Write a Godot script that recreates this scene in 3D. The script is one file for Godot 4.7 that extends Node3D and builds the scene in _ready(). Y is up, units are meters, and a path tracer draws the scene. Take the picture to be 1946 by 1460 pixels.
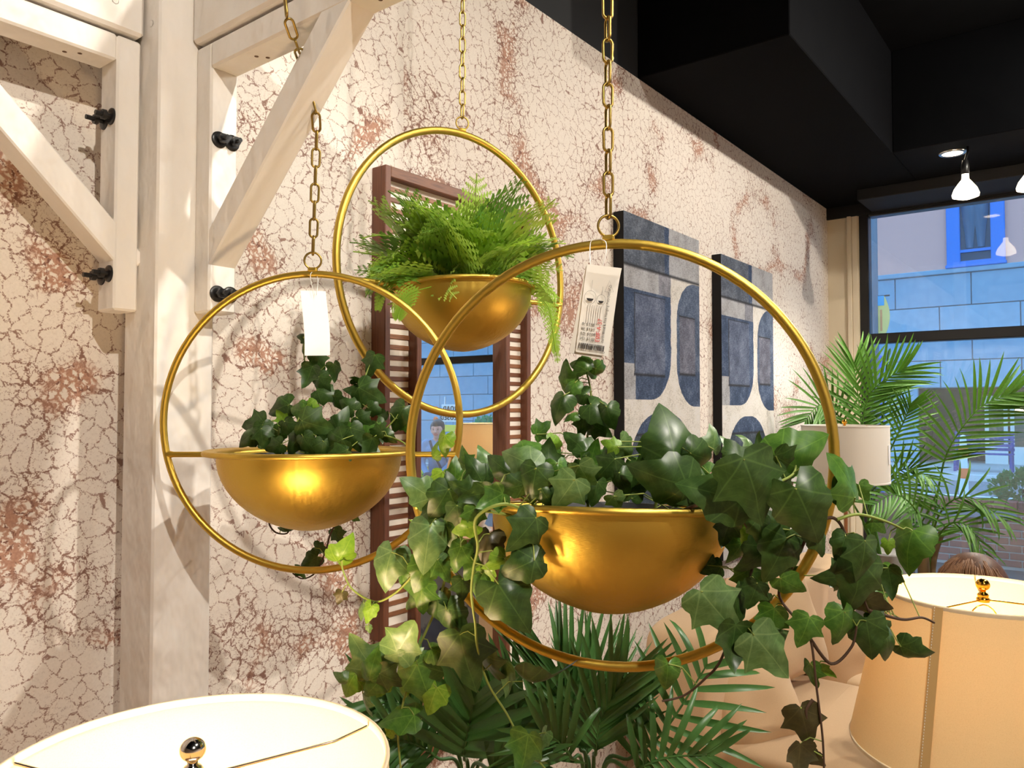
extends Node3D

const FPX := 1472.0
const CAM := Vector3(0, 1.6, 1.6)
const YAW := 0.660433
const PITCH := 0.030892
const CEIL := 3.026
const XWIN := 5.75
const DEG := PI / 180.0

var FW: Vector3
var RT: Vector3
var UP: Vector3
var rng := RandomNumberGenerator.new()
var M := {}
var taken := {}

# ------------------------------------------------------------------ mesh builder
class MB:
	var v := PackedVector3Array()
	var n := PackedVector3Array()
	var u := PackedVector2Array()
	var ix := PackedInt32Array()
	var col := PackedColorArray()

	func vert(p: Vector3, nn: Vector3, uv := Vector2.ZERO) -> int:
		v.append(p); n.append(nn); u.append(uv)
		return v.size() - 1

	func tri(a: int, b: int, c: int) -> void:
		var g := (v[c] - v[a]).cross(v[b] - v[a])
		if g.dot(n[a] + n[b] + n[c]) < 0.0:
			ix.append(a); ix.append(c); ix.append(b)
		else:
			ix.append(a); ix.append(b); ix.append(c)

	func quad(a: Vector3, b: Vector3, c: Vector3, d: Vector3, nn: Vector3) -> void:
		var i := vert(a, nn, Vector2(0, 0)); vert(b, nn, Vector2(1, 0)); vert(c, nn, Vector2(1, 1)); vert(d, nn, Vector2(0, 1))
		tri(i, i + 1, i + 2); tri(i, i + 2, i + 3)

	func quad_(a: Vector3, b: Vector3, c: Vector3, d: Vector3, nn: Vector3) -> MB:
		quad(a, b, c, d, nn)
		return self

	func tri3(a: Vector3, b: Vector3, c: Vector3, nn: Vector3) -> void:
		var i := vert(a, nn); vert(b, nn); vert(c, nn)
		tri(i, i + 1, i + 2)

	func box(c: Vector3, s: Vector3, bev := 0.0, bs := Basis()) -> MB:
		var h := s * 0.5
		bev = min(bev, min(h.x, min(h.y, h.z)) * 0.9)
		for ax in 3:
			for sg in [-1.0, 1.0]:
				var nn := Vector3.ZERO; nn[ax] = sg
				var a1 := (ax + 1) % 3; var a2 := (ax + 2) % 3
				var q := []
				for k in [[-1, -1], [1, -1], [1, 1], [-1, 1]]:
					var p := Vector3.ZERO
					p[ax] = sg * h[ax]; p[a1] = k[0] * (h[a1] - bev); p[a2] = k[1] * (h[a2] - bev)
					q.append(c + bs * p)
				quad(q[0], q[1], q[2], q[3], bs * nn)
		if bev > 0.0:
			for ax in 3:
				var a1 := (ax + 1) % 3; var a2 := (ax + 2) % 3
				for s1 in [-1.0, 1.0]:
					for s2 in [-1.0, 1.0]:
						var q := []
						for k in [[-1, 0], [1, 0], [1, 1], [-1, 1]]:
							var p := Vector3.ZERO
							p[ax] = k[0] * (h[ax] - bev)
							p[a1] = s1 * (h[a1] - (bev if k[1] == 1 else 0.0))
							p[a2] = s2 * (h[a2] - (0.0 if k[1] == 1 else bev))
							q.append(c + bs * p)
						var nn := Vector3.ZERO; nn[a1] = s1; nn[a2] = s2
						quad(q[0], q[1], q[2], q[3], (bs * nn).normalized())
			for sx in [-1.0, 1.0]:
				for sy in [-1.0, 1.0]:
					for sz in [-1.0, 1.0]:
						var sg := Vector3(sx, sy, sz)
						var a := c + bs * (sg * (h - Vector3(0, bev, bev)))
						var b := c + bs * (sg * (h - Vector3(bev, 0, bev)))
						var d := c + bs * (sg * (h - Vector3(bev, bev, 0)))
						tri3(a, b, d, (bs * sg).normalized())
		return self

	# box between two corner points
	func span(a: Vector3, b: Vector3, bev := 0.0) -> MB:
		return box((a + b) * 0.5, (b - a).abs(), bev)

	# bar with rectangular section from a to b; w across, h along "side"
	func bar(a: Vector3, b: Vector3, side: Vector3, w: float, h: float, bev := 0.0) -> MB:
		var y := (b - a).normalized()
		var x := (side - y * side.dot(y)).normalized()
		var z := x.cross(y)
		return box((a + b) * 0.5, Vector3(w, (b - a).length(), h), bev, Basis(x, y, z))

	func tube(pts: Array, r, sides := 8, closed := false) -> MB:
		var m := pts.size()
		var base := v.size()
		var t0: Vector3 = (pts[1] - pts[0]).normalized()
		var x: Vector3 = t0.cross(Vector3.UP if abs(t0.y) < 0.9 else Vector3.RIGHT).normalized()
		var run := 0.0
		for i in m + (1 if closed else 0):
			var p: Vector3 = pts[i % m]
			var pa: Vector3 = pts[(i - 1 + m) % m] if (closed or i > 0) else p
			var pb: Vector3 = pts[(i + 1) % m] if (closed or i < m - 1) else p
			var t := (pb - pa).normalized()
			x = (x - t * x.dot(t)).normalized()
			var y := t.cross(x)
			var rr: float = r[i % m] if r is Array else r
			if i > 0: run += (p - pts[(i - 1) % m]).length()
			for k in sides + 1:
				var a := TAU * k / sides
				var d := x * cos(a) + y * sin(a)
				vert(p + d * rr, d, Vector2(float(k) / sides, run))
		for i in (m if closed else m - 1):
			for k in sides:
				var a := base + i * (sides + 1) + k
				var b := a + sides + 1
				tri(a, a + 1, b + 1); tri(a, b + 1, b)
		if not closed:
			for e in [0, m - 1]:
				var t: Vector3 = (pts[1] - pts[0]).normalized() * -1.0 if e == 0 else (pts[m - 1] - pts[m - 2]).normalized()
				var c := vert(pts[e], t)
				var s := v.size()
				for k in sides + 1: vert(v[base + e * (sides + 1) + k], t)
				for k in sides: tri(c, s + k, s + k + 1)
		return self

	# profile of Vector2(radius, height) swept round the y axis of xf
	func lathe(prof: Array, segs := 48, xf := Transform3D(), arc := TAU) -> MB:
		var base := v.size()
		var m := prof.size()
		for i in m:
			var a: Vector2 = prof[max(i - 1, 0)]; var b: Vector2 = prof[min(i + 1, m - 1)]
			var t := (b - a).normalized()
			var nr := Vector2(t.y, -t.x)
			for k in segs + 1:
				var an := arc * k / segs
				var p: Vector2 = prof[i]
				vert(xf * Vector3(p.x * cos(an), p.y, p.x * sin(an)), (xf.basis * Vector3(nr.x * cos(an), nr.y, nr.x * sin(an))).normalized(), Vector2(float(k) / segs, float(i) / (m - 1)))
		for i in m - 1:
			for k in segs:
				var a := base + i * (segs + 1) + k
				var b := a + segs + 1
				tri(a, a + 1, b + 1); tri(a, b + 1, b)
		return self

	func ball(c: Vector3, r, seg := 16, rings := 10, bs := Basis()) -> MB:
		var s: Vector3 = r if r is Vector3 else Vector3(r, r, r)
		var base := v.size()
		for i in rings + 1:
			var ph := PI * i / rings
			for k in seg + 1:
				var th := TAU * k / seg
				var d := Vector3(sin(ph) * cos(th), cos(ph), sin(ph) * sin(th))
				vert(c + bs * (d * s), (bs * (d / s)).normalized(), Vector2(float(k) / seg, float(i) / rings))
		for i in rings:
			for k in seg:
				var a := base + i * (seg + 1) + k
				var b := a + seg + 1
				tri(a, a + 1, b + 1); tri(a, b + 1, b)
		return self

	# superellipsoid: soft box
	func soft(c: Vector3, s: Vector3, e := 0.35, seg := 32, rings := 20, bs := Basis()) -> MB:
		var base := v.size()
		for i in rings + 1:
			var ph := PI * i / rings - PI / 2
			for k in seg + 1:
				var th := TAU * k / seg
				var cp := sgnpow(cos(ph), e)
				var d := Vector3(cp * sgnpow(cos(th), e), sgnpow(sin(ph), e), cp * sgnpow(sin(th), e))
				var cn := sgnpow(cos(ph), 2.0 - e)
				var nn := Vector3(cn * sgnpow(cos(th), 2.0 - e) / s.x, sgnpow(sin(ph), 2.0 - e) / s.y, cn * sgnpow(sin(th), 2.0 - e) / s.z)
				vert(c + bs * (d * s * 0.5), (bs * nn).normalized(), Vector2(float(k) / seg, float(i) / rings))
		for i in rings:
			for k in seg:
				var a := base + i * (seg + 1) + k
				var b := a + seg + 1
				tri(a, a + 1, b + 1); tri(a, b + 1, b)
		return self

	static func sgnpow(x: float, e: float) -> float:
		return sign(x) * pow(abs(x), e)

	# smooth normals from the winding
	func smooth() -> MB:
		for i in n.size(): n[i] = Vector3.ZERO
		for k in range(0, ix.size(), 3):
			var a := ix[k]; var b := ix[k + 1]; var c := ix[k + 2]
			var g := (v[c] - v[a]).cross(v[b] - v[a])
			n[a] += g; n[b] += g; n[c] += g
		for i in n.size(): n[i] = n[i].normalized() if n[i].length() > 1e-12 else Vector3.UP
		return self

	func mesh(mat: Material = null) -> ArrayMesh:
		var a := []
		a.resize(Mesh.ARRAY_MAX)
		a[Mesh.ARRAY_VERTEX] = v; a[Mesh.ARRAY_NORMAL] = n; a[Mesh.ARRAY_TEX_UV] = u; a[Mesh.ARRAY_INDEX] = ix
		if col.size() == v.size() and col.size() > 0: a[Mesh.ARRAY_COLOR] = col
		var m := ArrayMesh.new()
		m.add_surface_from_arrays(Mesh.PRIMITIVE_TRIANGLES, a)
		if mat: m.surface_set_material(0, mat)
		return m

# ------------------------------------------------------------------ scene helpers
func numbered(called: String) -> String:
	if not taken.has(called):
		taken[called] = 0
		return called
	taken[called] += 1
	return "%s_%03d" % [called, taken[called]]

func thing(called: String, label: String, category: String, pos := Vector3.ZERO, group := "") -> Node3D:
	var o := Node3D.new()
	o.name = numbered(called)
	o.position = pos
	o.set_meta("label", label); o.set_meta("category", category)
	if group: o.set_meta("group", group)
	add_child(o)
	return o

func origin_of(node: Node) -> Vector3:
	var off := Vector3.ZERO
	while node != self:
		off += node.position
		node = node.get_parent()
	return off

# a mesh part under a thing (coordinates of the mesh are world ones minus the thing's place)
func part(called: String, mb, mat: Material, parent: Node, label := "") -> MeshInstance3D:
	var o := MeshInstance3D.new()
	o.name = called
	if mb is MB:
		var off := origin_of(parent)
		for i in mb.v.size(): mb.v[i] -= off
		o.mesh = mb.mesh(mat)
	else:
		o.mesh = mb
		if mat: o.material_override = mat
	if label: o.set_meta("label", label)
	parent.add_child(o, true)
	return o

func solo(called: String, mb: MB, mat: Material, label: String, category: String, group := "") -> MeshInstance3D:
	var o := MeshInstance3D.new()
	o.name = numbered(called)
	o.mesh = mb.mesh(mat)
	o.set_meta("label", label); o.set_meta("category", category)
	if group: o.set_meta("group", group)
	add_child(o)
	return o

func struct(called: String, mb: MB, mat: Material, label := "") -> MeshInstance3D:
	var o := MeshInstance3D.new()
	o.name = called
	o.mesh = mb.mesh(mat)
	o.set_meta("kind", "structure")
	if label: o.set_meta("label", label)
	add_child(o)
	return o

func at(px: float, py: float, d: float) -> Vector3:
	return CAM + (FW + RT * ((px - 973.0) / FPX) - UP * ((py - 730.0) / FPX)) * d

func onx(px: float, py: float, x: float) -> Vector3:
	var r := FW + RT * ((px - 973.0) / FPX) - UP * ((py - 730.0) / FPX)
	return CAM + r * ((x - CAM.x) / r.x)

func onz(px: float, py: float, z: float) -> Vector3:
	var r := FW + RT * ((px - 973.0) / FPX) - UP * ((py - 730.0) / FPX)
	return CAM + r * ((z - CAM.z) / r.z)

func ony(px: float, py: float, y: float) -> Vector3:
	var r := FW + RT * ((px - 973.0) / FPX) - UP * ((py - 730.0) / FPX)
	return CAM + r * ((y - CAM.y) / r.y)

# smooth curve through points
func curve(pts: Array, per := 6) -> Array:
	var out := []
	var m := pts.size()
	for i in m - 1:
		var p0: Vector3 = pts[max(i - 1, 0)]; var p1: Vector3 = pts[i]; var p2: Vector3 = pts[i + 1]; var p3: Vector3 = pts[min(i + 2, m - 1)]
		for k in per:
			out.append(p1.cubic_interpolate(p2, p0, p3, float(k) / per))
	out.append(pts[m - 1])
	return out

func mat(c: Color, rough := 0.8, metal := 0.0) -> StandardMaterial3D:
	var m := StandardMaterial3D.new()
	m.albedo_color = c
	m.roughness = rough
	m.metallic = metal
	return m

func rgb(r: float, g: float, b: float) -> Color:
	return Color(r / 255.0, g / 255.0, b / 255.0)

# a seamless noise picture whose values run through a list of colours
func noise_image(seed_: int, freq: float, cols: Array, size := 256, kind := FastNoiseLite.TYPE_SIMPLEX_SMOOTH, octaves := 4) -> Image:
	var f := FastNoiseLite.new()
	f.seed = seed_; f.frequency = freq; f.noise_type = kind; f.fractal_octaves = octaves
	var g := f.get_seamless_image(size, size)
	g.convert(Image.FORMAT_L8)
	var d := g.get_data()
	var out := PackedByteArray()
	out.resize(size * size * 3)
	var k := cols.size() - 1
	for i in d.size():
		var t := d[i] / 255.0 * k
		var j: int = min(int(t), k - 1)
		var c: Color = cols[j].lerp(cols[j + 1], t - j)
		out[i * 3] = int(c.r * 255); out[i * 3 + 1] = int(c.g * 255); out[i * 3 + 2] = int(c.b * 255)
	return Image.create_from_data(size, size, false, Image.FORMAT_RGB8, out)

func tex(img: Image) -> ImageTexture:
	img.generate_mipmaps()
	return ImageTexture.create_from_image(img)

func noisy(seed_: int, freq: float, cols: Array, rough: float, scale: Vector3, world := false) -> StandardMaterial3D:
	var m := mat(Color.WHITE, rough)
	m.albedo_texture = tex(noise_image(seed_, freq, cols))
	m.uv1_triplanar = true
	m.uv1_world_triplanar = world
	m.uv1_scale = scale
	return m

func relief(m: StandardMaterial3D, seed_: int, freq: float, strength: float) -> StandardMaterial3D:
	var img := noise_image(seed_, freq, [Color.BLACK, Color.WHITE])
	img.bump_map_to_normal_map(strength)
	m.normal_enabled = true
	m.normal_texture = tex(img)
	return m

# ------------------------------------------------------------------ materials
func make_materials() -> void:
	var gold := mat(Color(0.82, 0.69, 0.31), 0.42, 1.0)
	M.gold = relief(gold, 5, 0.15, 0.6)
	gold.uv1_triplanar = true
	gold.uv1_scale = Vector3(2, 40, 2)
	M.brass = mat(Color(0.60, 0.50, 0.26), 0.35, 1.0)
	M.white_paint = noisy(11, 0.02, [rgb(226, 220, 212), rgb(232, 226, 219), rgb(229, 223, 215)], 0.5, Vector3(1.5, 0.8, 1.5))
	relief(M.white_paint, 12, 0.03, 2.0)
	M.black_metal = mat(rgb(24, 23, 24), 0.35)
	M.black_paint = mat(rgb(10, 10, 13), 0.75)
	M.ceiling = noisy(13, 0.02, [rgb(6, 7, 10), rgb(9, 10, 13)], 0.9, Vector3(1, 1, 1))
	M.ceiling.metallic_specular = 0.2
	M.cream = mat(rgb(226, 212, 186), 0.6)
	M.walnut_x = noisy(21, 0.03, [rgb(84, 48, 30), rgb(122, 76, 48), rgb(100, 60, 38)], 0.5, Vector3(0.8, 14, 14))
	M.walnut_x2 = noisy(23, 0.03, [rgb(112, 70, 44), rgb(146, 98, 64), rgb(126, 82, 52)], 0.5, Vector3(0.8, 14, 14))
	M.walnut_y = noisy(22, 0.03, [rgb(78, 44, 28), rgb(112, 66, 42), rgb(92, 52, 33)], 0.5, Vector3(14, 0.8, 14))
	M.oak = noisy(24, 0.03, [rgb(150, 112, 74), rgb(176, 136, 94), rgb(160, 120, 82)], 0.5, Vector3(1, 10, 10))
	M.floor_wood = noisy(25, 0.02, [rgb(126, 96, 68), rgb(150, 116, 84)], 0.45, Vector3(0.6, 6, 6))
	M.mirror = mat(Color(0.93, 0.94, 0.94), 0.0, 1.0)
	M.paper = mat(rgb(236, 231, 222), 0.7)
	M.paper_back = mat(rgb(240, 240, 240), 0.7)
	M.ink = mat(rgb(40, 36, 38), 0.8)
	M.ink_light = mat(rgb(170, 164, 160), 0.8)
	M.ink_red = mat(rgb(206, 60, 60), 0.8)
	M.thread = mat(rgb(240, 238, 232), 0.6)
	M.soil = noisy(31, 0.08, [rgb(28, 20, 15), rgb(58, 42, 30), rgb(36, 26, 20)], 0.95, Vector3(6, 6, 6))
	M.pot_black = mat(rgb(26, 27, 30), 0.5)
	M.concrete = noisy(32, 0.05, [rgb(150, 148, 142), rgb(172, 170, 164)], 0.9, Vector3(3, 3, 3))
	M.linen = noisy(33, 0.3, [rgb(206, 186, 138), rgb(228, 208, 162), rgb(217, 197, 150)], 0.9, Vector3(6, 6, 6))
	M.linen.backlight_enabled = true
	M.linen.backlight = Color(0.34, 0.255, 0.125)
	M.linen_white = mat(rgb(240, 234, 222), 0.9)
	M.linen_white.backlight_enabled = true
	M.linen_white.backlight = Color(0.35, 0.33, 0.3)
	M.shade_trim = mat(rgb(226, 206, 172), 0.85)
	M.seam = mat(rgb(196, 160, 104), 0.85)
	M.silver = mat(Color(0.78, 0.76, 0.74), 0.12, 1.0)
	M.gold_polished = mat(Color(0.9, 0.68, 0.25), 0.15, 1.0)
	M.bulb = mat(rgb(255, 244, 225), 0.4)
	M.bulb.emission_enabled = true
	M.bulb.emission = rgb(255, 214, 160)
	M.bulb.emission_energy_multiplier = 12.0
	M.spot_face = mat(rgb(255, 244, 225), 0.4)
	M.spot_face.emission_enabled = true
	M.spot_face.emission = rgb(255, 232, 200)
	M.spot_face.emission_energy_multiplier = 8.0
	M.porcelain = mat(rgb(236, 230, 222), 0.25)
	M.sofa = noisy(41, 0.2, [rgb(190, 156, 118), rgb(204, 172, 134), rgb(197, 164, 126)], 0.95, Vector3(5, 5, 5))
	M.sofa.rim_enabled = true
	M.sofa.rim = 0.25
	M.pillow_tan = noisy(42, 0.2, [rgb(168, 130, 92), rgb(184, 146, 106)], 0.95, Vector3(5, 5, 5))
	M.glass = mat(Color(0.95, 0.98, 1.0, 0.06), 0.02)
	M.glass.transparency = BaseMaterial3D.TRANSPARENCY_ALPHA
	# plants
	M.stem_green = mat(rgb(128, 142, 62), 0.6)
	M.stem_brown = mat(rgb(74, 52, 36), 0.7)
	M.ivy_dark = leaf_mat(rgb(44, 70, 26), rgb(84, 110, 54), 51)
	M.ivy_mid = leaf_mat(rgb(62, 100, 32), rgb(110, 146, 60), 52)
	M.ivy_light = leaf_mat(rgb(84, 114, 62), rgb(134, 158, 100), 53)
	M.ivy_young = leaf_mat(rgb(100, 140, 34), rgb(150, 178, 70), 54)
	M.ivy_olive = leaf_mat(rgb(62, 56, 30), rgb(88, 80, 46), 55)
	M.fern = mat(rgb(136, 172, 48), 0.4)
	M.fern.backlight_enabled = true
	M.fern.backlight = Color(0.5, 0.6, 0.25)
	M.fern_light = mat(rgb(172, 200, 86), 0.4)
	M.fern_light.backlight_enabled = true
	M.fern_light.backlight = Color(0.5, 0.6, 0.3)
	M.fern_dark = mat(rgb(92, 134, 44), 0.4)
	M.fern_dark.backlight_enabled = true
	M.fern_dark.backlight = Color(0.4, 0.5, 0.2)
	M.palm = noisy(56, 0.03, [rgb(52, 92, 42), rgb(74, 116, 54)], 0.36, Vector3(40, 2, 40))
	M.palm.backlight_enabled = true
	M.palm.backlight = Color(0.25, 0.35, 0.15)
	M.palm_far = noisy(57, 0.03, [rgb(70, 120, 36), rgb(104, 150, 52)], 0.5, Vector3(10, 10, 10))
	M.palm_far.backlight_enabled = true
	M.palm_far.backlight = Color(0.5, 0.6, 0.25)

# ivy leaf: paler veins running from the stalk into the five lobes, finer ones between
func leaf_mat(body: Color, vein: Color, seed_: int) -> StandardMaterial3D:
	var n := 192
	var img := Image.create(n, n, false, Image.FORMAT_RGB8)
	var f := FastNoiseLite.new()
	f.seed = seed_; f.frequency = 0.03
	var dirs := [Vector2(0, 1), Vector2(0.62, 0.5).normalized(), Vector2(-0.62, 0.5).normalized(), Vector2(0.5, -0.02).normalized(), Vector2(-0.5, -0.02).normalized()]
	for j in n:
		for i in n:
			var p := Vector2((float(i) / n - 0.5) * 1.3, float(j) / n * 1.25 - 0.2)
			var w := 0.0
			for d in dirs:
				var along: float = p.dot(d)
				if along > 0.0:
					var off: float = abs(p.x * d.y - p.y * d.x)
					w = max(w, 1.0 - off / (0.022 * (1.15 - along)))
					var side: float = fmod(along + off * 0.9, 0.14)
					if off < 0.2: w = max(w, 0.35 * (1.0 - abs(side - 0.07) / 0.012))
			var k: float = f.get_noise_2d(i, j)
			var c := body.lerp(vein, clamp(w, 0.0, 1.0) * 0.85)
			c = c.lerp(vein, clamp(0.18 + k * 0.45, 0.0, 0.4))
			img.set_pixel(i, j, c)
	var m := mat(Color.WHITE, 0.36)
	m.albedo_texture = tex(img)
	m.backlight_enabled = true
	m.backlight = Color(0.42, 0.5, 0.2)
	return m

# crackled wallpaper: pale islands, thin brown cracks, copper ground showing in the veins
func wallpaper(seed_: int, px: int, metres: float) -> StandardMaterial3D:
	var a := FastNoiseLite.new()
	a.noise_type = FastNoiseLite.TYPE_CELLULAR
	a.cellular_return_type = FastNoiseLite.RETURN_DISTANCE2_SUB
	a.cellular_distance_function = FastNoiseLite.DISTANCE_EUCLIDEAN
	a.seed = seed_
	a.fractal_type = FastNoiseLite.FRACTAL_NONE
	a.frequency = 27.0 * metres / px
	a.domain_warp_enabled = true
	a.domain_warp_amplitude = 0.05 / metres * px
	a.domain_warp_frequency = 6.0 * metres / px
	a.domain_warp_fractal_octaves = 3
	var b: FastNoiseLite = a.duplicate()
	b.seed = seed_ + 7
	b.frequency = 70.0 * metres / px
	var v := FastNoiseLite.new()
	v.seed = seed_ + 13
	v.noise_type = FastNoiseLite.TYPE_SIMPLEX_SMOOTH
	v.fractal_type = FastNoiseLite.FRACTAL_RIDGED
	v.fractal_octaves = 3
	v.frequency = 0.9 * metres / px
	v.domain_warp_enabled = true
	v.domain_warp_amplitude = 0.12 / metres * px
	v.domain_warp_frequency = 2.5 * metres / px
	var g := FastNoiseLite.new()
	g.seed = seed_ + 21
	g.frequency = 3.0 * metres / px
	var ia := a.get_image(px, px, false, false, false).get_data()
	var ib := b.get_image(px, px, false, false, false).get_data()
	var iv := v.get_image(px, px).get_data()
	var ig := g.get_image(px, px).get_data()
	var fine := noise_image(seed_ + 30, 0.2, [Color.BLACK, Color.WHITE], 128).get_data()
	var out := PackedByteArray()
	out.resize(px * px * 3)
	var mn := 255; var mx := 0
	for i in range(0, ia.size(), 997):
		mn = min(mn, ia[i]); mx = max(mx, ia[i])
	var sc: float = 1.0 / max(1.0, float(mx - mn))
	for i in px * px:
		var ca: float = (ia[i] - mn) * sc
		var cb: float = (ib[i] - mn) * sc
		var vn: float = iv[i] / 255.0
		var gn: float = ig[i] / 255.0
		var vein: float = clamp((vn - 0.61) * 3.2, 0.0, 1.0)
		var wa: float = 0.014 + 0.05 * vein + 0.03 * gn
		var wb: float = 0.02 + 0.16 * vein * vein
		var crack: float = clamp((wa - ca) / 0.012 + 0.5, 0.0, 1.0)
		var small: float = clamp((wb - cb) / 0.04 + 0.5, 0.0, 1.0) * clamp(vein * 1.6 + (gn - 0.45) * 1.6, 0.12, 1.0)
		var copper: float = clamp((vein - 0.55) * 3.0, 0.0, 1.0) * clamp((0.35 - cb) * 6.0, 0.0, 1.0)
		var k: float = max(crack * (0.7 + 0.3 * vein), small * 0.8)
		var gr: float = fine[((i / px) % 128 * 128 + (i % px) % 128) * 3] / 255.0 - 0.5
		var r: float = 231.0 + gr * 10.0; var gg: float = 221.0 + gr * 10.0; var bb: float = 209.0 + gr * 10.0
		r = lerp(r, 118.0, k); gg = lerp(gg, 78.0, k); bb = lerp(bb, 64.0, k)
		r = lerp(r, 178.0 + gr * 30.0, copper); gg = lerp(gg, 134.0 + gr * 30.0, copper); bb = lerp(bb, 112.0 + gr * 26.0, copper)
		out[i * 3] = int(r); out[i * 3 + 1] = int(gg); out[i * 3 + 2] = int(bb)
	var m := mat(Color.WHITE, 0.75)
	m.albedo_texture = tex(Image.create_from_data(px, px, false, Image.FORMAT_RGB8, out))
	return m

# ------------------------------------------------------------------ the setting
func build_setting() -> void:
	struct("floor", MB.new().span(Vector3(-3.2, -0.1, -0.1), Vector3(XWIN + 0.1, 0, 6.7)), M.floor_wood)
	var wall := struct("wall_back", MB.new().span(Vector3(-3.2, -0.1, -0.12), Vector3(XWIN + 0.1, 3.9, -0.002)), M.black_paint)
	var i := 0
	for s in [[-1.1, 1.55, 2048], [1.55, 3.75, 1536], [3.75, XWIN, 1280]]:
		var mb := MB.new()
		var w: float = s[1] - s[0]
		var hgt := CEIL
		# front sheet with its own picture, sides left plain
		var a := Vector3(s[0], 0, 0); var b := Vector3(s[1], 0, 0)
		var i0 := mb.vert(a, Vector3.BACK, Vector2(0, hgt / 2.6)); mb.vert(b, Vector3.BACK, Vector2(w / 2.6, hgt / 2.6))
		mb.vert(b + Vector3(0, hgt, 0), Vector3.BACK, Vector2(w / 2.6, 0)); mb.vert(a + Vector3(0, hgt, 0), Vector3.BACK, Vector2(0, 0))
		mb.tri(i0, i0 + 1, i0 + 2); mb.tri(i0, i0 + 2, i0 + 3)
		for e in [[a, Vector3.LEFT], [b, Vector3.RIGHT]]:
			mb.quad(e[0], e[0] + Vector3(0, hgt, 0), e[0] + Vector3(0, hgt, -0.002), e[0] + Vector3(0, 0, -0.002), e[1])
		mb.quad(a + Vector3(0, hgt, 0), b + Vector3(0, hgt, 0), b + Vector3(0, hgt, -0.002), a + Vector3(0, hgt, -0.002), Vector3.UP)
		part("wallpaper_panel", mb, wallpaper(300 + i * 50, s[2], 2.6), wall, "cream crackled wallpaper with copper veins")
		i += 1
	part("wallpaper_panel", MB.new().span(Vector3(-3.2, 0, -0.002), Vector3(-1.1, CEIL, 0)), mat(rgb(214, 200, 186), 0.8), wall)
	struct("wall_left", MB.new().span(Vector3(-3.3, -0.1, -0.12), Vector3(-3.2, 3.9, 6.7)), mat(rgb(206, 190, 172), 0.85))
	struct("wall_front", MB.new().span(Vector3(-3.3, -0.1, 6.6), Vector3(XWIN + 0.1, 3.9, 6.7)), mat(rgb(200, 184, 166), 0.85))
	# window wall: jamb by the corner, plinth, header, far jamb
	var wr := struct("wall_right", MB.new().span(Vector3(XWIN, -0.1, -0.12), Vector3(XWIN + 0.2, 3.9, 0.212)).span(Vector3(XWIN, -0.1, 0.212), Vector3(XWIN + 0.2, 0.16, 6.7)).span(Vector3(XWIN, 2.99, 0.212), Vector3(XWIN + 0.2, 3.9, 6.7)).span(Vector3(XWIN, 0.16, 6.2), Vector3(XWIN + 0.2, 2.99, 6.7)), M.cream, "cream painted jamb between wallpaper and window")
	part("corner_trim", MB.new().span(Vector3(XWIN - 0.022, 0, 0.135), Vector3(XWIN, 2.95, 0.165), 0.004), M.cream, wr)
	part("edge_trim", MB.new().span(Vector3(XWIN - 0.012, 0, 0.165), Vector3(XWIN, 2.95, 0.205), 0.004), M.cream, wr)
	part("header_band", MB.new().span(Vector3(XWIN - 0.02, 2.945, 0.0), Vector3(XWIN, CEIL, 6.6)), M.black_paint, wr)
	# ceiling: high field, dropped border along both walls
	struct("ceiling", MB.new().span(Vector3(-3.3, 3.6, -0.12), Vector3(XWIN + 0.1, 3.7, 6.7)), M.ceiling)
	struct("trim_1", MB.new().span(Vector3(2.95, CEIL, 0), Vector3(XWIN, 3.6, 0.65), 0.004), M.ceiling, "black dropped ceiling border over the wallpapered wall")
	struct("trim_2", MB.new().span(Vector3(4.69, CEIL, 0.65), Vector3(XWIN, 3.6, 6.6), 0.004), M.ceiling, "black dropped ceiling border above the window")
	struct("trim_3", MB.new().span(Vector3(5.35, 2.955, 0.3), Vector3(XWIN - 0.02, CEIL, 6.6), 0.004), M.black_paint, "black valance along the window head")
	struct("baseboard_back", MB.new().span(Vector3(-3.2, 0, 0), Vector3(XWIN, 0.12, 0.018), 0.004), M.cream)
	# window: black frame, transom and mullions, panes
	var win := Node3D.new()
	win.name = "window_1"
	win.set_meta("kind", "structure")
	win.set_meta("label", "storefront window with black frame and transom")
	win.position = Vector3(XWIN + 0.04, 0.16, 0.212)
	add_child(win)
	var x0 := XWIN - 0.005; var x1 := XWIN + 0.09
	part("window_frame", MB.new().span(Vector3(x0, 0.16, 0.212), Vector3(x1, 2.99, 0.272), 0.006).span(Vector3(x0, 2.93, 0.272), Vector3(x1, 2.99, 6.2), 0.006).span(Vector3(x0, 0.16, 0.272), Vector3(x1, 0.24, 6.2), 0.006).span(Vector3(x0, 0.24, 6.14), Vector3(x1, 2.93, 6.2), 0.006), M.black_metal, win)
	part("transom", MB.new().span(Vector3(x0 - 0.01, 2.043, 0.272), Vector3(x1, 2.112, 6.14), 0.006), M.black_metal, win)
	for z in [2.25, 4.38]:
		part("mullion", MB.new().span(Vector3(x0, 0.24, z - 0.03), Vector3(x1, 2.93, z + 0.03), 0.006), M.black_metal, win)
	for z in [[0.272, 2.22], [2.28, 4.35], [4.41, 6.14]]:
		for y in [[0.24, 2.043], [2.112, 2.93]]:
			part("pane", MB.new().span(Vector3(XWIN + 0.04, y[0], z[0]), Vector3(XWIN + 0.046, y[1], z[1])), M.glass, win)

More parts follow.
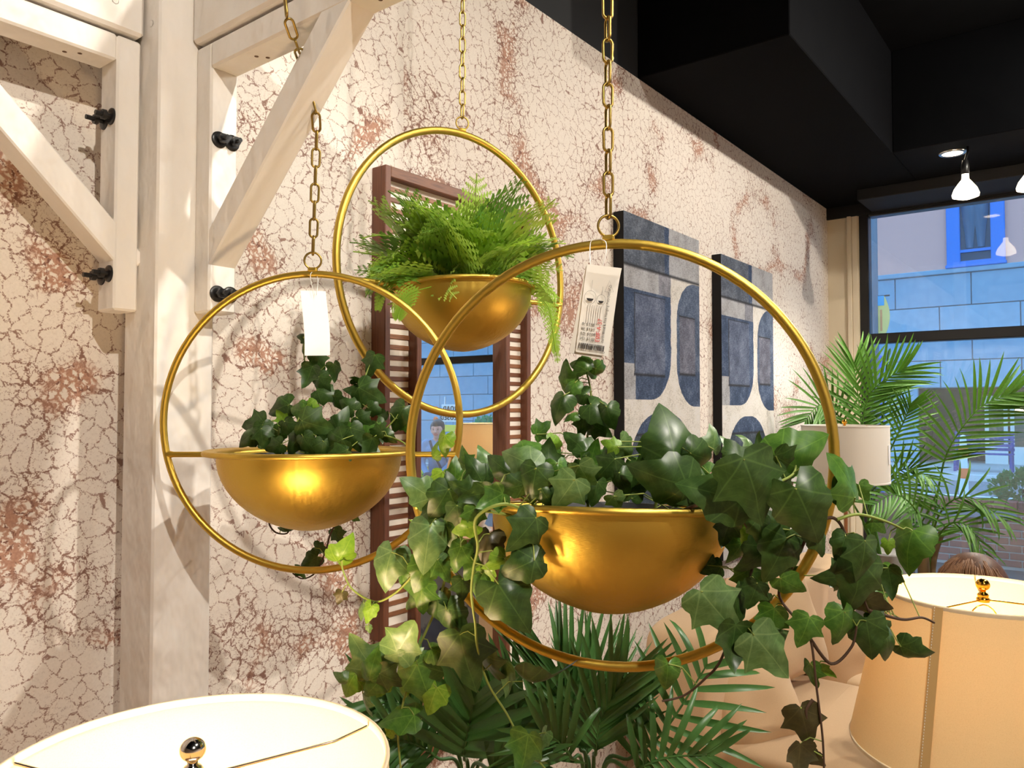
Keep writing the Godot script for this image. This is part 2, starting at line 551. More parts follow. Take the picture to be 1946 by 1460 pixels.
# ------------------------------------------------------------------ timber post
func bolt(parent: Node, p: Vector3, d: Vector3, len := 0.035) -> void:
	var bs := Basis(Quaternion(Vector3.UP, d))
	var b := part("bolt", MB.new().tube([p, p + d * len], 0.0045, 10).tube([p + d * len * 0.35, p + d * (len * 0.35 + 0.008)], 0.0095, 6), M.black_metal, parent, "black bolt with nut")
	part("washer", MB.new().lathe([Vector2(0, 0.004), Vector2(0.010, 0.004), Vector2(0.0155, 0.0025), Vector2(0.016, 0), Vector2(0, 0)], 24, Transform3D(bs, p)), M.black_metal, b)

func build_post() -> void:
	var t := thing("timber_post", "white painted timber post with knee braces beside the crackled wall", "post", Vector3(0.784, 0, 0.14))
	var w: StandardMaterial3D = M.white_paint
	part("post", MB.new().span(Vector3(0.725, 0, 0.08), Vector3(0.843, 3.6, 0.2), 0.004), w, t)
	# along the wall
	part("upper_beam", MB.new().span(Vector3(-2.2, 2.306, 0.06), Vector3(0.721, 2.56, 0.152), 0.006), w, t)
	part("lower_beam", MB.new().span(Vector3(-2.2, 2.25, 0.075), Vector3(0.676, 2.30, 0.14), 0.004), w, t)
	part("bracket_upright", MB.new().span(Vector3(0.676, 1.782, 0.075), Vector3(0.721, 2.30, 0.14), 0.004), w, t)
	part("knee_brace", MB.new().bar(Vector3(0.72, 1.868, 0.109), Vector3(0.30, 2.295, 0.109), Vector3.BACK, 0.058, 0.053, 0.003), w, t)
	# out into the room
	part("upper_beam", MB.new().span(Vector3(0.79, 2.306, 0.2), Vector3(0.868, 2.56, 0.98), 0.006), w, t)
	part("lower_beam", MB.new().span(Vector3(0.80, 2.25, 0.25), Vector3(0.858, 2.30, 0.745), 0.004), w, t)
	part("bracket_upright", MB.new().span(Vector3(0.80, 1.782, 0.2), Vector3(0.858, 2.30, 0.252), 0.004), w, t)
	part("knee_brace", MB.new().bar(Vector3(0.829, 1.868, 0.21), Vector3(0.829, 2.288, 0.650), Vector3.RIGHT, 0.056, 0.053, 0.003), w, t)
	for y in [2.115, 1.818]:
		bolt(t, Vector3(0.818, y, 0.252), Vector3.BACK, 0.03)
		bolt(t, Vector3(0.845, y + 0.001, 0.252), Vector3.BACK, 0.03)
		bolt(t, Vector3(0.676, y + 0.03, 0.092), Vector3.LEFT, 0.034)
		bolt(t, Vector3(0.676, y + 0.033, 0.121), Vector3.LEFT, 0.03)
	# filled screw holes on the beams
	for p in [[Vector3(0.61, 2.345, 0.152), Vector3.BACK], [Vector3(0.665, 2.355, 0.152), Vector3.BACK], [Vector3(0.725, 2.33, 0.17), Vector3.LEFT], [Vector3(0.79, 2.34, 0.42), Vector3.LEFT], [Vector3(0.79, 2.375, 0.55), Vector3.LEFT]]:
		part("plug", MB.new().lathe([Vector2(0, 0.0015), Vector2(0.005, 0.0015), Vector2(0.007, 0), Vector2(0, 0)], 16, Transform3D(Basis(Quaternion(Vector3.UP, p[1])), p[0])), w, t)
	var hole := mat(rgb(96, 72, 54), 0.9)
	for p in [Vector3(0.826, 2.25, 0.36), Vector3(0.842, 2.25, 0.372), Vector3(0.83, 2.25, 0.69), Vector3(0.6, 2.25, 0.1), Vector3(0.62, 2.25, 0.115)]:
		part("screw_hole", MB.new().lathe([Vector2(0, 0.0004), Vector2(0.004, 0.0004), Vector2(0.004, -0.002), Vector2(0, -0.002)], 10, Transform3D(Basis(Vector3.RIGHT, PI), p)), hole, t)

# ------------------------------------------------------------------ hanging planters
var link_mesh: ArrayMesh
func chain(parent: Node, pts: Array, pitch: float, start_turn := 0.0) -> void:
	var c := Node3D.new()
	c.name = "chain"
	c.position = pts[0] - origin_of(parent)
	parent.add_child(c, true)
	var off := origin_of(c)
	if link_mesh == null:
		var loop := []
		var hw := 0.0068; var hl := 0.0095
		for k in 20:
			var a := TAU * k / 20.0
			loop.append(Vector3(cos(a) * hw, sin(a) * hw + (hl if sin(a) >= 0 else -hl), 0))
		link_mesh = MB.new().tube(loop, 0.0021, 8, true).mesh(M.brass)
	var k := 0
	for i in pts.size() - 1:
		var a: Vector3 = pts[i]; var b: Vector3 = pts[i + 1]
		var n: int = max(1, int(round((b - a).length() / pitch)))
		for j in n:
			var p := a.lerp(b, (j + 0.5) / n)
			var y := (b - a).normalized()
			var x := RT.rotated(y, start_turn + (PI / 2 if k % 2 else 0.0) + 0.18)
			x = (x - y * x.dot(y)).normalized()
			var l := MeshInstance3D.new()
			l.name = "link"
			l.mesh = link_mesh
			l.transform = Transform3D(Basis(x, y, x.cross(y)), p - off)
			c.add_child(l, true)
			k += 1

func bowl_shape(c: Vector3, tilt: Basis, lip: float) -> MB:
	# outer skin from the bottom up, rolled lip, inner skin back down
	var prof := []
	var rr := 0.157; var dp := 0.132
	for k in 15:
		var a := PI / 2 * k / 14.0
		prof.append(Vector2(rr * pow(sin(a), 1.12), -dp * pow(cos(a), 1.0)))
	for q in [[0.1575, 0.001], [0.160, 0.0022], [lip - 0.009, 0.0016], [lip - 0.005, -0.0002], [lip - 0.0015, 0.0006], [lip, 0.0042], [lip - 0.0015, 0.0080], [lip - 0.005, 0.0092], [lip - 0.009, 0.0082], [0.160, 0.0072], [0.1545, 0.004]]:
		prof.append(Vector2(q[0], q[1]))
	for k in range(14, -1, -1):
		var a := PI / 2 * k / 14.0
		prof.append(Vector2((rr - 0.003) * pow(sin(a), 1.12), -(dp - 0.003) * pow(cos(a), 1.0)))
	return MB.new().lathe(prof, 72, Transform3D(tilt, c))

func planter(label: String, c: Vector3, r: float, ang: float, tube_r: float, bar_drop: float, chain_pts: Array, tilt_deg: float, hang_turn: float, lip: float) -> Dictionary:
	var t := thing("hanging_planter", label, "planter", c - Vector3(0, r, 0), "gold ring planters on chains")
	var ax := Vector3(cos(ang), 0, sin(ang))
	var pts := []
	for k in 96:
		var a := TAU * k / 96.0
		pts.append(c + ax * (r * cos(a)) + Vector3.UP * (r * sin(a)))
	part("ring", MB.new().tube(pts, tube_r, 14, true), M.gold, t)
	var hb := sqrt(r * r - bar_drop * bar_drop)
	var bc := c - Vector3(0, bar_drop, 0)
	for s in [-1.0, 1.0]:
		part("crossbar", MB.new().tube([bc + ax * (s * hb), bc + ax * (s * (hb - 0.012)), bc + ax * (s * 0.166)], [tube_r * 1.15, tube_r * 0.8, tube_r * 0.8], 12), M.gold, t)
	# tilt about the bar, front up
	var tilt := Basis(ax, -tilt_deg * DEG)
	part("bowl", bowl_shape(bc, tilt, lip), M.gold, t)
	# hanger: small lug and ring
	var top := c + Vector3(0, r, 0)
	part("lug", MB.new().box(top + Vector3(0, tube_r + 0.001, 0), Vector3(0.016, 0.008, 0.012), 0.002, Basis(Vector3.UP, -ang)), M.gold, t)
	var hr := 0.0145
	var hc := top + Vector3(0, tube_r + hr + 0.003, 0)
	var hx := RT.rotated(Vector3.UP, hang_turn)
	var hp := []
	for k in 28:
		var a := TAU * k / 28.0
		hp.append(hc + hx * (hr * cos(a)) + Vector3.UP * (hr * sin(a)))
	part("hanger_ring", MB.new().tube(hp, 0.0019, 8, true), M.brass, t)
	var cp := [hc + Vector3(0, hr - 0.003, 0)]
	cp.append_array(chain_pts)
	chain(t, cp, 0.0305, hang_turn + PI / 2)
	return {"c": bc, "tilt": tilt, "node": t, "top": top, "ax": ax}

var PR := {}
var PL := {}
var PU := {}
func build_planters() -> void:
	var cr := at(1158, 862, 1.04); var cl := at(592, 801, 1.36); var cu := at(878, 520, 1.75)
	PR = planter("largest gold ring planter in front with trailing ivy and price tag", cr, 0.283, 65.2 * DEG, 0.0068, 0.078, [Vector3(cr.x, 3.6, cr.z)], 6.0, 0.15, 0.167)
	var hook := Vector3(0.885, 2.07, 0.50)
	PL = planter("gold ring planter with ivy before the white timber post", cl, 0.260, 52.2 * DEG, 0.0062, 0.058, [at(602, 250, 1.36), at(600, 215, 1.345), at(572, 110, 1.33), at(562, 80, 1.28), at(545, 30, 1.25), at(538, -40, 1.25)], 0.5, 0.2, 0.180)
	PU = planter("gold ring planter holding the lacy fern in front of the slatted mirror", cu, 0.318, 10.0 * DEG, 0.0082, 0.045, [Vector3(cu.x, 3.6, cu.z)], 3.0, 0.3, 0.170)
	# plastic nursery pots with soil sit in the bowls
	for q in [[PR, "black nursery pot of soil inside the largest gold bowl"], [PL, "black nursery pot of soil in the bowl before the post"], [PU, "black nursery pot of soil under the lacy fern"]]:
		var c: Vector3 = q[0].c
		var np := thing("nursery_pot", q[1], "pot", c + Vector3(0, -0.112, 0), "nursery pots in the gold bowls")
		part("pot", MB.new().lathe([Vector2(0.0, 0.0), Vector2(0.052, 0.0), Vector2(0.108, 0.112), Vector2(0.113, 0.112), Vector2(0.113, 0.100), Vector2(0.104, 0.098)], 36, Transform3D(Basis(), c + Vector3(0, -0.112, 0))), M.pot_black, np)
		part("soil", MB.new().lathe([Vector2(0.105, -0.002), Vector2(0.08, 0.004), Vector2(0.03, 0.008), Vector2(0, 0.009)], 28, Transform3D(Basis(), c - Vector3(0, 0.017, 0))), M.soil, np)

# ------------------------------------------------------------------ price tags
func text_part(txt: String, size: float, depth: float, m: Material, parent: Node, xf: Transform3D, bold := false) -> void:
	var tm := TextMesh.new()
	var f := SystemFont.new()
	f.font_names = PackedStringArray(["Droid Sans"])
	if bold: f.font_weight = 700
	tm.font = f
	tm.text = txt
	tm.font_size = 32
	tm.pixel_size = size / 32.0
	tm.depth = depth
	tm.horizontal_alignment = HORIZONTAL_ALIGNMENT_LEFT
	tm.vertical_alignment = VERTICAL_ALIGNMENT_BOTTOM
	tm.material = m
	var o := MeshInstance3D.new()
	o.name = "lettering"
	o.mesh = tm
	o.transform = xf
	parent.add_child(o, true)

func build_tags() -> void:
	# front tag: hangs on a thread from the lug of the largest ring
	var d := 1.02
	var ctr := at(1136, 590, d)
	var t := thing("price_tag", "printed paper price tag with barcode on the largest gold ring", "price tag", ctr)
	var dx := RT.rotated(FW, 0.14)
	var dy := UP.rotated(FW, 0.14)
	var bs := Basis(dx, dy, -FW)
	var s := d / FPX
	for k in 2:
		# two cards, the rear one turned a little; the top edge curls
		var mb := MB.new()
		var w := 64.0 * s; var h := 168.0 * s
		var rb := bs if k == 0 else bs.rotated(FW, 0.06)
		var cc := ctr + (Vector3.ZERO if k == 0 else FW * 0.003 + rb * Vector3(-0.004, -0.004, 0))
		for side in [1.0, -1.0]:
			var b0 := mb.v.size()
			for j in 13:
				for i in 5:
					var u := i / 4.0 - 0.5; var vv := j / 12.0 - 0.5
					var z := 0.004 * sin((vv + 0.5) * 5.0) + 0.012 * pow(max(0.0, vv - 0.25), 2.0) * 14.0 * (1.0 + u)
					mb.vert(cc + rb * Vector3(u * w * (1.0 + 0.05 * vv), vv * h, z * 0.6 - (0.0005 if side < 0 else 0.0)), rb * Vector3(0, 0, side), Vector2(u + 0.5, vv + 0.5))
			for j in 12:
				for i in 4:
					var a := b0 + j * 5 + i
					mb.tri(a, a + 1, a + 6); mb.tri(a, a + 6, a + 5)
		part("card", mb, M.paper, t)
	var bz := 0.0033
	var L := func(x: float, y: float) -> Vector3: return bs * Vector3(x * s, y * s, bz)
	text_part("D: $138", 0.0050, 0.0003, M.ink, t, Transform3D(bs, L.call(-27, -34)))
	text_part("W: $120", 0.0050, 0.0003, M.ink, t, Transform3D(bs, L.call(-27, -43)))
	text_part("SD: $108", 0.0050, 0.0003, M.ink, t, Transform3D(bs, L.call(-27, -52)))
	text_part("VD: $102", 0.0050, 0.0003, M.ink, t, Transform3D(bs, L.call(-27, -61)))
	var up := Basis(bs.y, -bs.x, bs.z)
	text_part("EWF-A-37", 0.0072, 0.0003, M.ink_red, t, Transform3D(up, L.call(13, -60)))
	text_part("Earth Wind & Fire Hanging Pots (set of 2)", 0.0042, 0.0003, M.ink, t, Transform3D(up, L.call(20, -60)))
	text_part("USD", 0.0032, 0.0003, M.ink, t, Transform3D(bs, L.call(15, -81)))
	var bc := MB.new()
	var x := -27.0
	var r2 := RandomNumberGenerator.new(); r2.seed = 5
	while x < 22.0:
		var ww := r2.randf_range(0.5, 1.7)
		bc.box(t.position + L.call(x + ww / 2, -71.0), Vector3(ww * s, 11 * s, 0.0003), 0.0, bs)
		x += ww + r2.randf_range(0.5, 1.2)
	part("barcode", bc, M.ink, t)
	var dr := MB.new()
	for q in [[-18.0, 22.0, 11.0], [3.0, 20.0, 8.5]]:
		var pts := []
		for k in 28: pts.append(t.position + L.call(q[0] + q[2] * cos(TAU * k / 28.0), q[1] + q[2] * 1.15 * sin(TAU * k / 28.0)))
		dr.tube(pts, 0.00018, 4, true)
		dr.tube([t.position + L.call(q[0], q[1] + q[2] * 1.15), t.position + L.call(q[0], q[1] + q[2] * 3.0)], 0.00015, 4)
		var hb := []
		for k in 9:
			var a := PI + PI * k / 8.0
			hb.append(L.call(q[0] + q[2] * 0.6 * cos(a), q[1] - 2.0 + q[2] * 0.5 * sin(a)) + t.position)
		for k in 7: dr.tri3(hb[0], hb[k + 1], hb[k + 2], bs.z)
	for q in [[[8.0, 34.0], [20.0, 60.0], [30.0, 36.0]]]:
		dr.tube([t.position + L.call(8, 36), t.position + L.call(14, 58), t.position + L.call(24, 38), t.position + L.call(8, 36)], 0.00015, 4)
	part("drawing", dr, M.ink, t)
	var ft := MB.new()
	for k in 7: ft.box(t.position + L.call(-20 + k * 4.2, -10), Vector3(0.9 * s, 36 * s, 0.0002), 0.0, bs)
	part("fine_print", ft, M.ink_light, t)
	var th := curve([at(1142, 512, d), at(1150, 490, d), at(1152, 462, 1.03), at(1140, 455, 1.05), at(1124, 458, 1.05), at(1121, 480, 1.04), at(1122, 505, d)], 6)
	part("thread", MB.new().tube(th, 0.0006, 6), M.thread, t)
	# rear tag seen from its blank back
	var d2 := 1.34
	var c2 := at(600, 614, d2)
	var t2 := thing("price_tag", "blank white paper tag hanging over the ivy by the post", "price tag", c2)
	var b2 := Basis(RT.rotated(Vector3.UP, 0.5), UP, RT.rotated(Vector3.UP, 0.5).cross(UP)).rotated(FW, -0.05)
	var mb2 := MB.new()
	for side in [1.0, -1.0]:
		var b0 := mb2.v.size()
		for j in 13:
			for i in 4:
				var u := i / 3.0 - 0.5; var vv := j / 12.0 - 0.5
				mb2.vert(c2 + b2 * Vector3(u * 0.044, vv * 0.113, 0.006 * sin((vv + 0.5) * 4.5) + (0.0 if side > 0 else -0.0005)), b2 * Vector3(0, 0, side))
		for j in 12:
			for i in 3:
				var a := b0 + j * 4 + i
				mb2.tri(a, a + 1, a + 5); mb2.tri(a, a + 5, a + 4)
	part("card", mb2, M.paper_back, t2)
	part("thread", MB.new().tube(curve([at(598, 560, d2), at(592, 540, d2), at(590, 522, 1.345), at(596, 518, 1.37), at(604, 530, 1.36), at(602, 560, d2)], 5), 0.0005, 6), M.thread, t2)

# ------------------------------------------------------------------ slatted mirror and canvases on the wall
func build_mirror() -> void:
	var zf := 0.055; var zb := 0.012
	var a := onz(733, 317, zf); var b := onz(1009, 400, zf)
	var x0 := a.x; var x1 := b.x; var yt := (a.y + b.y) * 0.5
	var yb := onz(800, 1200, zf).y
	var mx0 := onz(790, 700, zf).x; var mx1 := onz(968, 700, zf).x
	var myt := onz(963, 480, zf).y; var myb := 0.62
	var t := thing("wall_mirror", "tall walnut mirror with horizontal slats on both sides", "mirror", Vector3((x0 + x1) / 2, myb, 0.03))
	var fw := 0.021
	for x in [x0, x1 - fw]:
		part("outer_stile", MB.new().span(Vector3(x, yb, 0.0), Vector3(x + fw, yt, zf), 0.002), M.walnut_y, t)
	part("top_rail", MB.new().span(Vector3(x0 + fw, yt - 0.03, 0.004), Vector3(x1 - fw, yt, zf), 0.002), M.walnut_x, t)
	part("bottom_rail", MB.new().span(Vector3(x0 + fw, yb, 0.004), Vector3(mx0, yb + 0.03, zf), 0.002), M.walnut_x, t)
	part("bottom_rail", MB.new().span(Vector3(mx1, yb, 0.004), Vector3(x1 - fw, yb + 0.03, zf), 0.002), M.walnut_x, t)
	for x in [mx0, mx1 - fw]:
		part("inner_stile", MB.new().span(Vector3(x, myb, 0.004), Vector3(x + fw, myt, zf + 0.004), 0.002), M.walnut_y, t)
	part("inner_rail", MB.new().span(Vector3(mx0 + fw, myt - 0.022, 0.004), Vector3(mx1 - fw, myt, zf + 0.003), 0.002), M.walnut_x, t)
	part("inner_rail", MB.new().span(Vector3(mx0 + fw, myb, 0.004), Vector3(mx1 - fw, myb + 0.03, zf + 0.003), 0.002), M.walnut_x, t)
	part("mirror_glass", MB.new().span(Vector3(mx0 + fw - 0.004, myb + 0.02, 0.012), Vector3(mx1 - fw + 0.004, myt - 0.015, 0.030)), M.mirror, t, "clear mirror glass")
	part("backing_board", MB.new().span(Vector3(x0 + fw, myt, 0.014), Vector3(x1 - fw, yt - 0.03, 0.026)).span(Vector3(x0 + fw, yb + 0.03, 0.014), Vector3(mx0, myt, 0.026)).span(Vector3(mx1, yb + 0.03, 0.014), Vector3(x1 - fw, myt, 0.026)), mat(rgb(236, 226, 212), 0.7), t, "pale board behind the slats")
	var y := yt - 0.03 - 0.0156 - 0.0137
	var k := 0
	var lens := {}
	while y > yb + 0.032:
		var runs := [[x0 + fw, mx0], [mx1, x1 - fw]] if y < myt else [[x0 + fw, x1 - fw]]
		for r in runs:
			part("slat", MB.new().span(Vector3(r[0], y, 0.0265), Vector3(r[1], y + 0.0130, 0.0295), 0.001), M.walnut_x2 if rng.randf() < 0.4 else M.walnut_x, t)
		y -= 0.0293
		k += 1

func rbox(p: Vector2, a: Vector2, b: Vector2, r: float) -> bool:
	if p.x < a.x or p.x > b.x or p.y < a.y or p.y > b.y: return false
	var q := Vector2(clamp(p.x, a.x + r, b.x - r), clamp(p.y, a.y + r, b.y - r))
	return p.distance_to(q) <= r

func art_image(seed_: int, shift: float) -> Image:
	var w := 512; var h := 1024
	var img := Image.create(w, h, false, Image.FORMAT_RGB8)
	var n1 := FastNoiseLite.new(); n1.seed = seed_; n1.frequency = 0.012
	var n2 := FastNoiseLite.new(); n2.seed = seed_ + 3; n2.frequency = 0.45
	var n3 := FastNoiseLite.new(); n3.seed = seed_ + 5; n3.frequency = 0.08
	var cream := rgb(214, 208, 198); var slate := rgb(72, 80, 94); var navy := rgb(44, 62, 92); var blue := rgb(58, 80, 116)
	var grey := rgb(158, 158, 160); var ink := rgb(20, 21, 26); var teal := rgb(40, 52, 66); var mauve := rgb(88, 90, 106)
	for j in h:
		for i in w:
			var p := Vector2(float(i) / w, float(j) / h)   # one unit each way; the canvas is twice as tall as wide
			var q := Vector2(p.x, p.y * 2.1)
			q.x += n3.get_noise_2d(i * 0.3, j * 0.3) * 0.008
			var c := cream
			var fray := 0.0
			var wob: float = n2.get_noise_2d(i, j * 0.2) * 0.012
			# upper band
			if q.y < 0.29 + shift * 0.1:
				c = slate if q.x < 0.56 else grey
				if q.x < 0.56 and q.x > 0.5: c = navy
			fray = max(fray, 1.0 - abs(q.y - (0.29 + shift * 0.1)) / (0.012 + abs(wob)))
			# left block rounded at its right
			if q.y > 0.29 + shift * 0.1 and rbox(q, Vector2(-0.6, -0.5), Vector2(0.58, 1.04), 0.26):
				c = grey if q.y < 0.42 else navy
				if q.x > 0.47: c = blue.lerp(navy, 0.5)
				if q.y < 0.42 and q.x > 0.42: c = mauve.lerp(grey, 0.5)
				if q.x < 0.13 and q.y > 0.84: c = grey
				if q.x > 0.12 and q.x < 0.5 and q.y > 0.44 and q.y < 0.90: c = mauve.lerp(blue, 0.45)
				if q.x > 0.11 and q.x < 0.5:
					fray = max(fray, 1.0 - abs(q.y - 0.90) / (0.010 + abs(wob)))
					fray = max(fray, (1.0 - abs(q.y - 0.44) / (0.004 + abs(wob))) * 0.7)
				if q.y > 0.44 and q.y < 0.9: fray = max(fray, 0.8 - abs(q.x - 0.12) / (0.012 + abs(wob)))
			# right block rounded at its left
			if rbox(q, Vector2(0.66, 0.30 + shift * 0.1), Vector2(1.6, 1.08), 0.26):
				c = navy if q.y > 0.86 else blue.lerp(slate, 0.5)
				if q.y > 0.52 and q.y < 0.88 and q.x > 0.7 and q.x < 0.93:
					c = mauve
				if q.x > 0.69 and q.x < 0.93:
					fray = max(fray, 1.0 - abs(q.y - 0.88) / (0.010 + abs(wob)))
					fray = max(fray, 1.0 - abs(q.y - 0.52) / (0.005 + abs(wob)))
			# lower arch and the blocks under it
			if rbox(q, Vector2(0.04 + shift, 1.12), Vector2(0.9 - shift, 2.3), 0.36):
				c = navy if q.y < 1.24 else teal
				if q.x > 0.6 and q.x < 0.75 and q.y > 1.36: c = mauve.lerp(grey, 0.4)
				fray = max(fray, 1.0 - abs(q.y - 1.24) / (0.010 + abs(wob)))
			# worn cloth: threads both ways, washed patches
			var t: float = n2.get_noise_2d(i * 2.0, j * 0.12) * 0.5 + n2.get_noise_2d(i * 0.12 + 500.0, j * 2.0) * 0.5
			var wash: float = n1.get_noise_2d(i, j)
			c = c.lerp(Color(0.75, 0.76, 0.8), clamp(0.06 + t * 0.75 + wash * 0.3, 0.0, 0.5))
			c = c.darkened(clamp(-t * 0.6 - wash * 0.2, 0.0, 0.4))
			c = c.lerp(ink, clamp(fray, 0.0, 1.0) * 0.85)
			img.set_pixel(i, j, c)
	return img

func build_art() -> void:
	var zf := 0.05
	var labels := ["blue and cream patchwork canvas nearest the slatted mirror", "blue and cream patchwork canvas nearest the window"]
	var q := [[1185, 400, 1328, 457], [1370, 483, 1468, 520]]
	for k in 2:
		var a := onz(q[k][0], q[k][1], zf); var b := onz(q[k][2], q[k][3], zf)
		var yt := (a.y + b.y) / 2.0; var yb := yt - 1.54
		var t := thing("canvas_art", labels[k], "artwork", Vector3((a.x + b.x) / 2, yb, 0.025), "pair of patchwork canvases")
		part("edge_frame", MB.new().span(Vector3(a.x, yb, 0.002), Vector3(b.x, yt, zf - 0.001), 0.001), M.black_paint, t, "black deep edge")
		var m := mat(Color.WHITE, 0.9)
		m.albedo_texture = tex(art_image(700 + k * 9, 0.0 if k == 0 else 0.03))
		var mb := MB.new()
		var i := mb.vert(Vector3(a.x, yb, zf), Vector3.BACK, Vector2(0, 1)); mb.vert(Vector3(b.x, yb, zf), Vector3.BACK, Vector2(1, 1))
		mb.vert(Vector3(b.x, yt, zf), Vector3.BACK, Vector2(1, 0)); mb.vert(Vector3(a.x, yt, zf), Vector3.BACK, Vector2(0, 0))
		mb.tri(i, i + 1, i + 2); mb.tri(i, i + 2, i + 3)
		part("painted_face", mb, m, t)

# ------------------------------------------------------------------ lamps
func shade(parent: Node, c: Vector3, rt: float, rb: float, h: float, outer: Material, trim: Material) -> void:
	# c: centre of the top opening
	part("shade", MB.new().lathe([Vector2(rb, -h), Vector2(lerp(rb, rt, 0.5), -h * 0.5), Vector2(rt, 0)], 96, Transform3D(Basis(), c)), outer, parent)
	for q in [[rt, 0.0], [rb, -h]]:
		var e: float = q[0]; var y: float = q[1]
		part("shade_trim", MB.new().lathe([Vector2(e + 0.001, y - 0.006), Vector2(e + 0.002, y), Vector2(e + 0.001, y + 0.002), Vector2(e - 0.003, y + 0.002), Vector2(e - 0.0035, y - 0.006)], 72, Transform3D(Basis(), c)), trim, parent)

func spider(parent: Node, c: Vector3, rt: float, turns: Array, drop: float, m: Material, fin: Material) -> void:
	var hub := c - Vector3(0, drop, 0)
	for a in turns:
		var d := Vector3(cos(a), 0, sin(a))
		part("spider_arm", MB.new().tube([hub + d * 0.008, hub + d * (rt * 0.78), c + d * (rt - 0.003) - Vector3(0, 0.004, 0)], 0.0016, 8), m, parent)
	part("finial_base", MB.new().lathe([Vector2(0.0115, -0.004), Vector2(0.012, 0.0), Vector2(0.0115, 0.003), Vector2(0.009, 0.005), Vector2(0.0105, 0.009), Vector2(0.0085, 0.012), Vector2(0.005, 0.0145), Vector2(0.0055, 0.018), Vector2(0, 0.019)], 28, Transform3D(Basis(), hub)), fin, parent)
	part("finial", MB.new().ball(hub + Vector3(0, 0.029, 0), Vector3(0.0128, 0.0118, 0.0128), 20, 14), fin, parent)
	var hp := []
	for k in 15:
		var a := PI * k / 14.0
		hp.append(hub + RT * (cos(a) * 0.045) + Vector3(0, -0.11 + sin(a) * 0.10, 0))
	part("harp", MB.new().tube(hp, 0.0014, 6), m, parent)

func lamp_light(parent: Node, p: Vector3, energy: float, col: Color, size := 0.03) -> void:
	var bulb := part("bulb", MB.new().lathe([Vector2(0.013, -0.05), Vector2(0.014, -0.03), Vector2(0.028, -0.005), Vector2(0.03, 0.012), Vector2(0.022, 0.032), Vector2(0, 0.04)], 24, Transform3D(Basis(), p)), M.bulb, parent)
	var l := OmniLight3D.new()
	l.name = "bulb_light"
	l.position = p - origin_of(parent)
	l.light_energy = energy
	l.light_color = col
	l.light_size = size
	l.omni_range = 14.0
	l.omni_attenuation = 2.0
	l.shadow_enabled = true
	parent.add_child(l, true)

func side_table(label: String, p: Vector3, w: float, d: float, h: float, m: Material) -> void:
	var t := thing("side_table", label, "table", p)
	part("table_top", MB.new().box(p + Vector3(0, h - 0.015, 0), Vector3(w, 0.03, d), 0.004), m, t)
	for sx in [-1.0, 1.0]:
		for sz in [-1.0, 1.0]:
			part("leg", MB.new().box(p + Vector3(sx * (w / 2 - 0.03), (h - 0.03) / 2, sz * (d / 2 - 0.03)), Vector3(0.035, h - 0.03, 0.035), 0.003), m, t)

